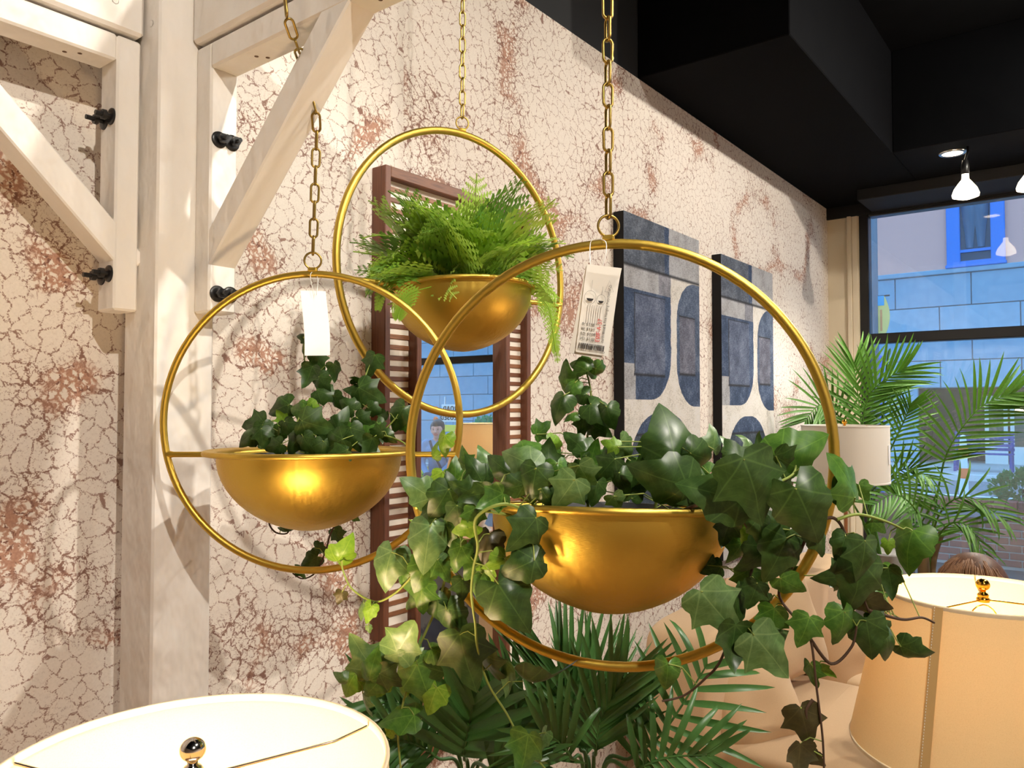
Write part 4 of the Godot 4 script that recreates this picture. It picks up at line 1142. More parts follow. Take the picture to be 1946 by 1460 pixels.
	var V2 := [
		[[600, 868, -0.02], [606, 800, -0.01], [604, 750, -0.01], [598, 715, 0.0], [580, 690, 0.0], [577, 640, 0.0]],
		[[660, 868, -0.02], [668, 800, -0.01], [680, 755, 0.0], [700, 700, 0.02]],
		[[690, 868, -0.05], [720, 830, -0.06], [760, 838, -0.07], [778, 852, -0.08]],
		[[690, 868, -0.02], [730, 820, -0.02], [752, 795, -0.02]],
		[[540, 868, -0.05], [530, 830, -0.06], [528, 800, -0.05], [484, 812, -0.05]],
		[[560, 868, -0.08], [560, 820, -0.09], [570, 790, -0.08]],
		[[640, 960, 0.16], [648, 985, 0.14], [630, 1010, 0.12], [618, 1050, 0.12], [600, 1088, 0.13], [575, 1100, 0.13], [556, 1090, 0.13]],
		[[520, 975, 0.16], [512, 995, 0.13], [524, 1012, 0.13], [545, 1014, 0.13], [552, 1000, 0.13]]]
	ivy("dark ivy in the gold bowl before the white post", 1.36, V2, L2, PL.c, [6, 7])

# ------------------------------------------------------------------ fern
func frond_shape(n: int, bend: float, side_bend: float, lacy: float, sd: int) -> ArrayMesh:
	var r := RandomNumberGenerator.new(); r.seed = sd
	var mb := MB.new()
	var spine := []
	var dir := Vector3.UP
	var p := Vector3.ZERO
	for k in n + 1:
		spine.append(p)
		var t := float(k) / n
		dir = dir.rotated(Vector3.RIGHT, bend / n * (0.4 + 1.2 * t)).rotated(Vector3.BACK, side_bend / n)
		p += dir / n
	mb.tube(spine, 0.006, 4)
	for k in range(int(n * 0.28), n):
		var t := (float(k) / n - 0.28) / 0.72
		var ln: float = lacy * (0.36 * pow(1.0 - t, 0.75) * min(1.0, 0.55 + t * 3.0) + 0.02)
		var d: Vector3 = (spine[min(k + 1, n)] - spine[k]).normalized()
		var nrm := d.cross(Vector3.RIGHT).normalized() * -1.0
		for s in [-1.0, 1.0]:
			var out: Vector3 = (Vector3.RIGHT * s * 0.86 + d * 0.5 + nrm * r.randf_range(-0.25, 0.1)).normalized()
			var q: Vector3 = spine[k]
			var m := 5
			for j in m:
				var u := float(j) / m
				var w: float = ln * 0.27 * (1.0 - u * 0.7)
				var a: Vector3 = q + out * (ln * u)
				var lob: Vector3 = (d * 0.9 + out * 0.45).normalized()
				for s2 in [-1.0, 1.0]:
					var l2: Vector3 = (d * s2 * 0.85 + out * 0.6).normalized()
					var b: Vector3 = a + out * (ln / m * 0.98)
					var tip: Vector3 = a + l2 * w * 1.5 + nrm * r.randf_range(-0.01, 0.01)
					var i := mb.vert(a, nrm); mb.vert(b, nrm); mb.vert(tip, nrm)
					mb.tri(i, i + 1, i + 2)
			var i2 := mb.vert(q + out * ln * 0.8, nrm); mb.vert(q + out * ln * 1.06, nrm); mb.vert(q + out * ln * 0.85 + d * ln * 0.08, nrm)
			mb.tri(i2, i2 + 1, i2 + 2)
	return mb.mesh()

func build_fern() -> void:
	var t := thing("fern_plant", "bright green lacy fern in the gold bowl before the mirror", "plant", PU.c)
	var shapes := []
	for k in 6: shapes.append(frond_shape(13, [0.5, 0.9, 1.5, 0.7, 1.9, 1.1][k], [0.2, -0.3, 0.1, 0.4, -0.2, 0.0][k], [1.0, 1.1, 0.9, 1.2, 1.0, 1.15][k], 60 + k))
	var fr := RandomNumberGenerator.new(); fr.seed = 99
	for k in 80:
		var az := TAU * fr.randf()
		var lean := fr.randf_range(0, 50) * DEG
		if k % 4 == 0: lean = fr.randf_range(55, 82) * DEG
		var len := fr.randf_range(0.17, 0.275) * (1.0 - 0.12 * lean)
		var out := Vector3(cos(az), 0, sin(az))
		var y := (Vector3.UP * cos(lean) + out * sin(lean)).normalized()
		var x := y.cross(out).normalized()
		if x.length() < 0.5: x = Vector3.RIGHT
		var z := x.cross(y)
		# bend goes towards +z in the shape (about the x axis), so +z must point outwards-down
		if z.dot(out) < 0.0 and z.y > 0.0: x = -x; z = -z
		var o: Vector3 = PU.c + Vector3(cos(az), 0, sin(az)) * fr.randf_range(0.01, 0.07) + Vector3(0, 0.005, 0)
		var l := MeshInstance3D.new()
		l.name = "frond"
		l.mesh = shapes[k % 6]
		l.material_override = [M.fern, M.fern, M.fern_light, M.fern_dark][fr.randi() % 4]
		l.transform = Transform3D(Basis(x, y, z).rotated(y, fr.randf_range(-1.0, 1.0)) * Basis.from_scale(Vector3(len, len, len)), o - origin_of(t))
		t.add_child(l, true)
	# two long ones trailing over the rim: left, and right down the ring
	for q in [[[[800, 540], [752, 522], [728, 545], [718, 590]], -0.14, 0.5], [[[990, 548], [1030, 545], [1048, 600], [1060, 690]], 0.06, 0.4], [[[790, 540], [735, 500], [712, 520], [700, 560]], -0.10, 0.5], [[[1000, 555], [1040, 580], [1052, 640], [1056, 670]], 0.04, 0.4], [[[820, 545], [776, 560], [760, 590], [756, 606]], -0.17, 0.5]]:
		var pts := []
		for w in q[0]: pts.append(at(w[0], w[1], 1.75 + q[1]))
		var cv := curve(pts, 8)
		var mb := MB.new()
		mb.tube(cv, 0.0012, 5)
		for k in range(5, cv.size() - 1):
			var d: Vector3 = (cv[k + 1] - cv[k]).normalized()
			var nrm := -FW
			var tt := float(k) / cv.size()
			for s in [-1.0, 1.0]:
				var out: Vector3 = (d.cross(nrm) * s + d * 0.6).normalized()
				var ln: float = 0.034 * (1.15 - tt)
				for j in 5:
					var a: Vector3 = cv[k] + out * (ln * j / 5.0)
					for s2 in [-1.0, 1.0]:
						var l2: Vector3 = (d * s2 * 0.85 + out * 0.6).normalized()
						mb.tri3(a, a + out * ln * 0.18, a + l2 * (0.0085 * (1.2 - j / 5.0)), nrm)
		part("frond", mb, M.fern, t)

# ------------------------------------------------------------------ palms
func leaflet_shape(droop: float, fold: float) -> ArrayMesh:
	var mb := MB.new()
	var n := 8
	var p := Vector3.ZERO
	var d := Vector3.UP
	for k in n + 1:
		var t := float(k) / n
		var w: float = 0.5 * pow(sin(PI * clamp(t * 0.86 + 0.12, 0.0, 1.0)), 0.7) * (1.0 - 0.25 * t)
		if k == n: w = 0.01
		var z := d.cross(Vector3.RIGHT) * -1.0
		var i := mb.vert(p + Vector3.RIGHT * -w * 0.09 + z * fold * w * 0.09, z, Vector2(0, t))
		mb.vert(p, z, Vector2(0.5, t)); mb.vert(p + Vector3.RIGHT * w * 0.09 + z * fold * w * 0.09, z, Vector2(1, t))
		if k > 0:
			mb.tri(i - 3, i - 2, i + 1); mb.tri(i - 3, i + 1, i); mb.tri(i - 2, i - 1, i + 2); mb.tri(i - 2, i + 2, i + 1)
		d = d.rotated(Vector3.RIGHT, -droop / n * (0.3 + 1.4 * t))
		p += d / n
	return mb.smooth().mesh()

# one palm leaf: rachis through the points, leaflets to both sides as pieces of their own
func palm_leaf(t: Node3D, pts: Array, n: int, len: float, width: float, nrm: Vector3, shapes: Array, m: Material, from := 0.25, joined := false, spread := 0.75) -> void:
	var cv := curve(pts, 10)
	var rr := []
	for k in cv.size(): rr.append(lerp(0.0055, 0.0012, float(k) / cv.size()) * (1.0 if not joined else 1.4))
	var mb := MB.new().tube(cv, rr, 6)
	var leafs := []
	for k in n:
		var f: float = from + (1.0 - from) * (k + 0.5) / n
		var x: float = f * (cv.size() - 1)
		var i: int = min(int(x), cv.size() - 2)
		var p: Vector3 = cv[i].lerp(cv[i + 1], x - i)
		var d: Vector3 = (cv[i + 1] - cv[i]).normalized()
		var sd := d.cross(nrm).normalized()
		for s in [-1.0, 1.0]:
			var fr := (f - from) / (1.0 - from)
			var open: float = lerp(spread * 1.25, spread * 0.5, fr)
			var y: Vector3 = (sd * s * open + d * (1.15 - open) + nrm * rng.randf_range(0.1, 0.35)).normalized()
			var ll: float = len * (0.62 + 0.5 * sin(PI * clamp(fr * 0.85 + 0.12, 0.0, 1.0)))  * rng.randf_range(0.9, 1.06)
			var z := (nrm - y * nrm.dot(y)).normalized()
			z = z.rotated(y, rng.randf_range(-0.3, 0.3))
			var xx := y.cross(z)
			leafs.append(Transform3D(Basis(xx * (width / 0.09), y * ll, z * ll), p))
	if joined:
		for q in leafs:
			var sh: ArrayMesh = shapes[rng.randi() % shapes.size()]
			var ar := sh.surface_get_arrays(0)
			var base := mb.v.size()
			var nb: Basis = q.basis.orthonormalized()
			for k in ar[Mesh.ARRAY_VERTEX].size(): mb.vert(q * ar[Mesh.ARRAY_VERTEX][k], nb * ar[Mesh.ARRAY_NORMAL][k], ar[Mesh.ARRAY_TEX_UV][k])
			for e in ar[Mesh.ARRAY_INDEX]: mb.ix.append(base + e)
	var o := part("frond", mb, m, t)
	if not joined:
		var off := origin_of(o)
		for q in leafs:
			var l := MeshInstance3D.new()
			l.name = "leaflet"
			l.mesh = shapes[rng.randi() % shapes.size()]
			l.material_override = m
			l.transform = Transform3D(q.basis, q.origin - off)
			o.add_child(l, true)

func pot(parent: Node, p: Vector3, r: float, h: float, m: Material) -> void:
	part("pot", MB.new().lathe([Vector2(0, 0), Vector2(r * 0.78, 0), Vector2(r * 0.8, 0.01), Vector2(r, h - 0.01), Vector2(r, h), Vector2(r * 0.88, h), Vector2(r * 0.86, h - 0.05), Vector2(0, h - 0.05)], 40, Transform3D(Basis(), p)), m, parent)
	part("soil", MB.new().lathe([Vector2(r * 0.87, h - 0.045), Vector2(r * 0.4, h - 0.03), Vector2(0, h - 0.025)], 28, Transform3D(Basis(), p)), M.soil, parent)

func build_palms() -> void:
	var sh := [leaflet_shape(0.5, 0.5), leaflet_shape(0.9, 0.4), leaflet_shape(1.4, 0.4)]
	var stiff := [leaflet_shape(0.15, 0.6), leaflet_shape(0.3, 0.5), leaflet_shape(0.5, 0.5)]
	var to := -FW
	# palm under the left of the big ring
	var d := 1.62
	var b := at(880, 1640, d); b.y = 0.0
	var t := thing("potted_palm", "dark green potted palm with drooping leaves below the slatted mirror", "plant", b, "potted palms on the shop floor")
	pot(t, b, 0.15, 0.3, M.concrete)
	var base := b + Vector3(0, 0.28, 0)
	for q in [
		[[[880, 1500, 0.0], [850, 1410, -0.02], [795, 1350, -0.05], [718, 1330, -0.08]], 14, 0.15, 0.016, 0.15, sh],
		[[[890, 1500, 0.0], [882, 1440, -0.06], [890, 1390, -0.10], [898, 1340, -0.13]], 7, 0.19, 0.026, 0.1, stiff],
		[[[880, 1500, 0.0], [830, 1440, -0.06], [770, 1410, -0.10], [705, 1420, -0.12]], 12, 0.15, 0.016, 0.1, sh],
		[[[900, 1500, 0.0], [942, 1430, -0.05], [970, 1380, -0.07], [990, 1330, -0.08]], 8, 0.18, 0.022, 0.15, stiff],
		[[[890, 1500, 0.0], [930, 1460, -0.10], [960, 1450, -0.14], [990, 1460, -0.18]], 7, 0.14, 0.02, 0.1, sh]]:
		var pts := [base]
		for w in q[0]: pts.append(at(w[0], w[1], d + w[2]))
		palm_leaf(t, pts, q[1], q[2], q[3], (to + Vector3.UP * 0.6).normalized(), q[5], M.palm, 0.5, false, 0.7)
	# palm under the middle of the big ring
	d = 1.5
	b = at(1130, 1640, d); b.y = 0.0
	t = thing("potted_palm", "potted palm with upright narrow leaves below the largest gold bowl", "plant", b, "potted palms on the shop floor")
	pot(t, b, 0.15, 0.3, M.concrete)
	base = b + Vector3(0, 0.28, 0)
	for q in [
		[[[1118, 1500, 0.0], [1102, 1420, 0.0], [1088, 1350, 0.02], [1066, 1290, 0.04]], 12, 0.22, 0.0125, 0.15, stiff, 0.42],
		[[[1128, 1500, 0.0], [1132, 1430, -0.03], [1142, 1370, -0.04], [1178, 1300, -0.05]], 11, 0.19, 0.014, 0.15, stiff, 0.5],
		[[[1140, 1500, 0.0], [1200, 1440, -0.05], [1262, 1390, -0.07], [1345, 1262, -0.09]], 12, 0.16, 0.015, 0.35, sh, 1.0],
		[[[1140, 1500, 0.0], [1205, 1465, -0.08], [1270, 1440, -0.12], [1350, 1436, -0.16]], 9, 0.13, 0.014, 0.2, sh, 0.7],
		[[[1112, 1500, 0.0], [1085, 1440, -0.06], [1060, 1410, -0.08], [1034, 1392, -0.1]], 8, 0.13, 0.014, 0.2, sh, 0.6],
		[[[1122, 1500, 0.0], [1112, 1440, 0.05], [1118, 1380, 0.1], [1130, 1310, 0.14]], 11, 0.2, 0.0125, 0.15, stiff, 0.4]]:
		var pts := [base]
		for w in q[0]: pts.append(at(w[0], w[1], d + w[2]))
		palm_leaf(t, pts, q[1], q[2], q[3], (to + Vector3.UP * 0.5).normalized(), q[5], M.palm, 0.5, false, q[6])
	# palms in front of the window
	d = 4.45
	b = at(1676, 1180, d); b.y = 0
	t = thing("potted_palm", "bright green potted palm behind the white drum lamp", "plant", b, "potted palms by the window")
	pot(t, b, 0.155, 0.78, M.concrete)
	base = b + Vector3(0, 0.74, 0)
	for q in [
		[[[1640, 900, 0.0], [1636, 800, 0.0], [1622, 690, 0.05]], 20, 0.30, 0.02],
		[[[1645, 900, 0.0], [1640, 800, -0.05], [1660, 740, -0.1], [1720, 700, -0.2]], 18, 0.27, 0.02],
		[[[1640, 900, 0.0], [1600, 800, 0.0], [1560, 770, -0.05], [1530, 800, -0.1]], 18, 0.24, 0.018],
		[[[1650, 950, 0.0], [1690, 860, -0.1], [1718, 800, -0.15], [1730, 770, -0.2]], 15, 0.19, 0.016],
		[[[1650, 980, 0.0], [1690, 910, -0.15], [1730, 890, -0.25], [1765, 910, -0.35]], 14, 0.17, 0.014],
		[[[1640, 990, 0.0], [1660, 930, -0.2], [1700, 920, -0.3], [1740, 960, -0.4]], 16, 0.22, 0.016],
		[[[1640, 990, 0.0], [1600, 930, -0.1], [1560, 920, -0.15], [1530, 950, -0.2]], 16, 0.22, 0.016]]:
		var pts := [base]
		for w in q[0]: pts.append(at(w[0], w[1], d + w[2]))
		palm_leaf(t, pts, q[1], q[2], q[3], (to + Vector3.UP * 0.4).normalized(), stiff, M.palm_far, 0.45, true, 0.72)
	part("spear_leaf", MB.new().tube(curve([at(1668, 900, d), at(1678, 780, d), at(1686, 690, d), at(1692, 662, d)], 6), [0.008, 0.008, 0.008, 0.007, 0.007, 0.007, 0.006, 0.006, 0.006, 0.006, 0.006, 0.006, 0.006, 0.007, 0.008, 0.009, 0.008, 0.005, 0.001], 6), M.palm, t)
	d = 4.1
	b = at(1762, 1200, d); b.y = 0
	t = thing("potted_palm", "tall potted palm arching over the seated head by the window", "plant", b, "potted palms by the window")
	pot(t, b, 0.2, 0.40, M.concrete)
	base = b + Vector3(0, 0.37, 0)
	part("trunk", MB.new().tube(curve([base, at(1756, 1090, d), at(1752, 1040, d)], 6), 0.03, 10).tube(curve([base + Vector3(0.02, 0, 0.03), at(1772, 1080, d), at(1790, 1010, d)], 6), 0.017, 8), mat(rgb(116, 98, 66), 0.8), t)
	for q in [
		[[[1768, 1050, 0.0], [1785, 920, 0.0], [1806, 848, -0.05], [1862, 775, -0.1], [1925, 748, -0.15]], 20, 0.26, 0.02, 0.5],
		[[[1768, 1050, 0.0], [1790, 970, -0.1], [1840, 945, -0.2], [1905, 985, -0.3]], 16, 0.2, 0.015, 0.3],
		[[[1765, 1050, 0.0], [1740, 970, -0.1], [1700, 940, -0.2], [1660, 960, -0.3]], 16, 0.2, 0.015, 0.3],
		[[[1770, 1060, 0.0], [1800, 1000, -0.15], [1840, 1000, -0.25], [1870, 1050, -0.3]], 14, 0.18, 0.014, 0.3]]:
		var pts := [base]
		for w in q[0]: pts.append(at(w[0], w[1], d + w[2]))
		palm_leaf(t, pts, q[1], q[2], q[3], (to + Vector3.UP * 0.4).normalized(), sh if q[4] < 0.4 else stiff, M.palm_far, q[4], true, 0.72)

# ------------------------------------------------------------------ sofa and cushions
func pillow(called: String, label: String, c: Vector3, w: float, h: float, th: float, bs: Basis, m: Material) -> void:
	var mb := MB.new()
	var n := 20
	for side in [1.0, -1.0]:
		var b0 := mb.v.size()
		for j in n + 1:
			for i in n + 1:
				var u := i / float(n) * 2.0 - 1.0; var v := j / float(n) * 2.0 - 1.0
				var pin := 1.0 - 0.07 * (u * u * (1.0 - v * v) + v * v * (1.0 - u * u))
				var z: float = th * 0.5 * pow(max(0.0, 1.0 - pow(abs(u), 2.6)), 0.55) * pow(max(0.0, 1.0 - pow(abs(v), 2.6)), 0.55)
				z *= 1.0 + 0.05 * sin(u * 5.0 + v * 3.0) + 0.04 * sin(v * 9.0 - u * 4.0)
				mb.vert(c + bs * Vector3(u * w / 2 * pin, v * h / 2 * pin, z * side), bs * Vector3(0, 0, side), Vector2(u, v))
		for j in n:
			for i in n:
				var a := b0 + j * (n + 1) + i
				mb.tri(a, a + 1, a + n + 2); mb.tri(a, a + n + 2, a + n + 1)
	mb.smooth()
	solo(called, mb, m, label, "cushion")

func build_sofa() -> void:
	var x0 := 2.42; var x1 := 4.3
	var t := thing("sofa", "beige armless sofa along the wall under the canvases", "sofa", Vector3((x0 + x1) / 2, 0, 0.6))
	part("plinth", MB.new().span(Vector3(x0 + 0.06, 0.03, 0.30), Vector3(x1 - 0.03, 0.25, 0.95), 0.02), M.sofa, t)
	part("backrest", MB.new().soft(Vector3((x0 + x1) / 2, 0.45, 0.41), Vector3(x1 - x0, 0.80, 0.25), 0.14, 96, 36), M.sofa, t)
	for k in 2:
		var w := (x1 - x0 - 0.04) / 2.0
		part("seat_cushion", MB.new().soft(Vector3(x0 + 0.05 + w * (k + 0.5), 0.365, 0.74), Vector3(w - 0.01, 0.24, 0.52), 0.2, 64, 28), M.sofa, t)
	for sx in [x0 + 0.14, x1 - 0.12]:
		for sz in [0.36, 0.88]:
			part("foot", MB.new().box(Vector3(sx, 0.016, sz), Vector3(0.05, 0.032, 0.05), 0.003), M.walnut_y, t)
	var face := func(yaw: float, lean: float, roll: float) -> Basis: return Basis(Vector3.UP, yaw) * Basis(Vector3.RIGHT, -lean) * Basis(Vector3.BACK, roll)
	pillow("throw_pillow", "large beige pillow leaning at the near end of the sofa", at(1430, 1335, 2.72), 0.38, 0.38, 0.17, face.call(-0.55, 0.5, 0.05), M.sofa)
	pillow("throw_pillow", "tall pale pillow standing behind the beige pillow on the sofa", at(1478, 1185, 3.12), 0.46, 0.46, 0.18, face.call(-0.35, 0.3, 0.10), M.sofa)
	pillow("throw_pillow", "tan pillow lying in the middle of the sofa", at(1600, 1262, 3.35), 0.40, 0.36, 0.18, face.call(-0.3, 0.5, -0.3), M.pillow_tan)

# ------------------------------------------------------------------ people: tapered capsules joined smoothly, meshed as surface nets
# bones: [from, to, radius, radius, colour]
func add_body(mb: MB, bones: Array, cell: float, k: float) -> void:
	var lo := Vector3.ONE * 1e9; var hi := Vector3.ONE * -1e9
	for b in bones:
		for e in 2:
			var p: Vector3 = b[e]; var r: float = b[2 + e] + cell * 3.0
			lo = lo.min(p - Vector3.ONE * r); hi = hi.max(p + Vector3.ONE * r)
	var nx := int((hi.x - lo.x) / cell) + 2; var ny := int((hi.y - lo.y) / cell) + 2; var nz := int((hi.z - lo.z) / cell) + 2
	var f := PackedFloat32Array(); f.resize(nx * ny * nz); f.fill(1.0)
	var near := PackedFloat32Array(); near.resize(nx * ny * nz); near.fill(9.0)
	var own := PackedByteArray(); own.resize(nx * ny * nz)
	for bi in bones.size():
		var b = bones[bi]
		var a: Vector3 = b[0]; var ab: Vector3 = b[1] - a
		var l2: float = max(ab.length_squared(), 1e-8)
		var rm: float = max(b[2], b[3]) + cell * 2.5 + k
		var l: Vector3 = (b[0].min(b[1]) - Vector3.ONE * rm - lo) / cell; var h: Vector3 = (b[0].max(b[1]) + Vector3.ONE * rm - lo) / cell
		for z in range(max(0, int(l.z)), min(nz, int(h.z) + 1)):
			for y in range(max(0, int(l.y)), min(ny, int(h.y) + 1)):
				for x in range(max(0, int(l.x)), min(nx, int(h.x) + 1)):
					var p := lo + Vector3(x, y, z) * cell
					var t: float = clamp((p - a).dot(ab) / l2, 0.0, 1.0)
					var d: float = p.distance_to(a + ab * t) - lerp(b[2], b[3], t)
					var i := (z * ny + y) * nx + x
					if d < near[i]:
						near[i] = d; own[i] = bi
					var q: float = f[i]
					var hh: float = max(k - abs(q - d), 0.0) / k
					f[i] = min(q, d) - hh * hh * k * 0.25
	var idx := {}
	var corner := [0, 1, nx, nx + 1, nx * ny, nx * ny + 1, nx * ny + nx, nx * ny + nx + 1]
	for z in nz - 1:
		for y in ny - 1:
			for x in nx - 1:
				var i := (z * ny + y) * nx + x
				var s := 0
				for c in 8:
					if f[i + corner[c]] < 0.0: s += 1
				if s == 0 or s == 8: continue
				var acc := Vector3.ZERO; var n := 0
				for e in [[0, 1], [2, 3], [4, 5], [6, 7], [0, 2], [1, 3], [4, 6], [5, 7], [0, 4], [1, 5], [2, 6], [3, 7]]:
					var fa: float = f[i + corner[e[0]]]; var fb: float = f[i + corner[e[1]]]
					if (fa < 0.0) != (fb < 0.0):
						var t: float = fa / (fa - fb)
						var pa := Vector3(e[0] & 1, (e[0] >> 1) & 1, e[0] >> 2); var pb := Vector3(e[1] & 1, (e[1] >> 1) & 1, e[1] >> 2)
						acc += pa.lerp(pb, t); n += 1
				var g := Vector3(f[i + 1] - f[i], f[i + nx] - f[i], f[i + nx * ny] - f[i]).normalized()
				idx[i] = mb.vert(lo + (Vector3(x, y, z) + acc / n) * cell, g, Vector2.ZERO)
				mb.col.append(bones[own[i]][4])
	for i in idx:
		for ax in 3:
			var st: int = [1, nx, nx * ny][ax]; var s1: int = [nx, nx * ny, 1][ax]; var s2: int = [nx * ny, 1, nx][ax]
			if (f[i] < 0.0) == (f[i + st] < 0.0): continue
			if not (idx.has(i - s1) and idx.has(i - s2) and idx.has(i - s1 - s2)): continue
			var a: int = idx[i]; var b: int = idx[i - s1]; var c: int = idx[i - s1 - s2]; var d: int = idx[i - s2]
			mb.tri(a, b, c); mb.tri(a, c, d)

func seated_person(label: String, head: Vector3, fwd: Vector3, skin: Color, top: Color, legs: Color, hair: Color, hair_len: float, seat_y: float) -> Node3D:
	# head: centre of the skull; the trunk hangs below it, hips above the seat
	var f := fwd.normalized(); var s := f.cross(Vector3.UP).normalized()   # s: the person's right
	var up := Vector3.UP
	var hip := Vector3(head.x, seat_y + 0.10, head.z) - f * 0.06
	var neck := head - up * 0.13 - f * 0.015
	var chest := neck - up * 0.16 + f * 0.01
	var t := thing("person", label, "person", Vector3(hip.x, seat_y, hip.z))
	var B := []
	B.append([hip - s * 0.08, hip + s * 0.08, 0.115, 0.115, legs])
	B.append([hip + up * 0.05, hip.lerp(chest, 0.55), 0.12, 0.115, top])
	B.append([hip.lerp(chest, 0.5), chest, 0.115, 0.12, top])
	B.append([chest - s * 0.07, chest + s * 0.07, 0.10, 0.10, top])
	B.append([neck - up * 0.05 - s * 0.13, neck - up * 0.05 + s * 0.13, 0.055, 0.055, top])
	B.append([neck - up * 0.04, head - up * 0.06, 0.05, 0.047, skin])
	var kn := []
	for e in [-1.0, 1.0]:
		var sh: Vector3 = neck - up * 0.065 + s * (e * 0.165)
		var el: Vector3 = sh - up * 0.25 + s * (e * 0.05) + f * 0.05
		var wr: Vector3 = hip + up * 0.10 + f * 0.30 + s * (e * 0.045)
		B.append([sh, el, 0.058, 0.046, top]); B.append([el, wr, 0.045, 0.032, top])
		var knee: Vector3 = hip + f * 0.42 + s * (e * 0.10) - up * 0.01
		var ank: Vector3 = Vector3(knee.x, 0.10, knee.z) + f * 0.02
		if seat_y < 0.42: ank += f * 0.12
		B.append([hip + s * (e * 0.08), knee, 0.085, 0.062, legs]); B.append([knee, ank, 0.06, 0.042, legs])
		B.append([ank - up * 0.04, ank + f * 0.16 - up * 0.06, 0.042, 0.032, Color(0.03, 0.03, 0.04)])
		kn.append([wr, e])
	var mb := MB.new()
	add_body(mb, B, 0.016, 0.045)
	var m := mat(Color.WHITE, 0.75)
	m.vertex_color_use_as_albedo = true
	# hands: palm, four fingers of unequal length, thumb
	var H := []
	for q in kn:
		var wr: Vector3 = q[0]; var e: float = q[1]
		var d := (f * 0.75 - s * (e * 0.55) - up * 0.2).normalized(); var w := d.cross(up).normalized()
		H.append([wr, wr + d * 0.07, 0.028, 0.03, skin])
		for k in 4:
			var o: Vector3 = wr + d * 0.075 + w * ((k - 1.5) * 0.019)
			var ln: float = [0.06, 0.072, 0.068, 0.052][k]
			H.append([o, o + d * ln * 0.55 - up * 0.012, 0.009, 0.0085, skin])
			H.append([o + d * ln * 0.55 - up * 0.012, o + d * ln * 0.8 - up * 0.035, 0.0085, 0.0075, skin])
		var o2: Vector3 = wr + d * 0.03 + w * (e * -0.03)
		H.append([o2, o2 + d * 0.035 + w * (e * -0.03), 0.011, 0.0095, skin]); H.append([o2 + d * 0.035 + w * (e * -0.03), o2 + d * 0.065 + w * (e * -0.034), 0.0095, 0.008, skin])
	add_body(mb, H, 0.0055, 0.008)
	# head
	var Q := []
	Q.append([head + up * 0.035 - f * 0.02, head + up * 0.03 + f * 0.005, 0.082, 0.08, skin])
	Q.append([head + f * 0.012, head - up * 0.07 + f * 0.035, 0.072, 0.042, skin])
	Q.append([head - up * 0.09 + f * 0.052, head - up * 0.088 + f * 0.05, 0.026, 0.026, skin])
	Q.append([head + up * 0.01 + f * 0.082, head - up * 0.028 + f * 0.10, 0.009, 0.0135, skin])
	Q.append([head - up * 0.058 + f * 0.082 - s * 0.016, head - up * 0.058 + f * 0.082 + s * 0.016, 0.008, 0.008, skin * Color(1.0, 0.62, 0.6)])
	for e in [-1.0, 1.0]:
		Q.append([head + s * (e * 0.03) - up * 0.03 + f * 0.05, head + s * (e * 0.028) - up * 0.035 + f * 0.05, 0.032, 0.03, skin])
		Q.append([head + s * (e * 0.08) + up * 0.008 - f * 0.005, head + s * (e * 0.078) - up * 0.03, 0.013, 0.010, skin])
	Q.append([head - up * 0.05 - f * 0.015, head - up * 0.15 - f * 0.012, 0.05, 0.05, skin])
	add_body(mb, Q, 0.0055, 0.02)
	part("body", mb, m, t)
	var eye := MB.new()
	for e in [-1.0, 1.0]:
		eye.ball(head + s * (e * 0.031) + up * 0.008 + f * 0.079, Vector3(0.009, 0.0055, 0.009), 10, 8)
		eye.ball(head + s * (e * 0.033) + up * 0.028 + f * 0.081, Vector3(0.012, 0.0035, 0.007), 10, 6)
	part("eyes", eye, mat(rgb(46, 34, 28), 0.4), t)
	# hair: cap pulled back over the skull, with strands
	var hm := MB.new()
	var Z := [[head + up * 0.05 - f * 0.035, head + up * 0.035 - f * 0.03, 0.093, 0.092, hair], [head + up * 0.07 + f * 0.02, head + up * 0.06 - f * 0.02, 0.066, 0.085, hair], [head - f * 0.045, head - up * 0.05 - f * 0.05, 0.078, 0.06, hair]]
	for e in [-1.0, 1.0]:
		Z.append([head + s * (e * 0.062) + up * 0.045 - f * 0.0, head + s * (e * 0.07) - up * hair_len * 0.35 - f * 0.03, 0.028, 0.022, hair])
	if hair_len > 0.1:
		Z.append([head - up * 0.03 - f * 0.06, head - up * hair_len - f * 0.075, 0.07, 0.055, hair])
	add_body(hm, Z, 0.007, 0.03)
	var hmat := noisy(91, 0.06, [rgb(58, 36, 24), rgb(128, 86, 58), rgb(74, 48, 34), rgb(160, 120, 88)], 0.5, Vector3(9, 2.5, 9))
	if hair_len < 0.1: hmat = noisy(92, 0.06, [rgb(34, 24, 20), rgb(52, 38, 32)], 0.5, Vector3(9, 3, 9))
	part("hair", hm, hmat, t)
	if hair_len > 0.1:
		var st := MB.new()
		var r := RandomNumberGenerator.new(); r.seed = 8
		for k in 150:
			var a := r.randf_range(-1.25, 1.25); var pts := []
			for j in 8:
				var u := j / 7.0
				var ph := lerp(0.25, 2.2, u)
				var dir := (up * cos(ph) - f * (sin(ph) * cos(a)) + s * (sin(ph) * sin(a))).normalized()
				pts.append(head + up * 0.035 - f * 0.035 + dir * (0.104 + r.randf_range(-0.002, 0.005) + 0.002 * sin(u * 9.0 + a * 7.0)))
			st.tube(pts, 0.0028, 5)
		part("hair_strands", st, noisy(93, 0.05, [rgb(74, 46, 32), rgb(176, 134, 100), rgb(104, 68, 46)], 0.45, Vector3(9, 2.5, 9)), t)
	return t

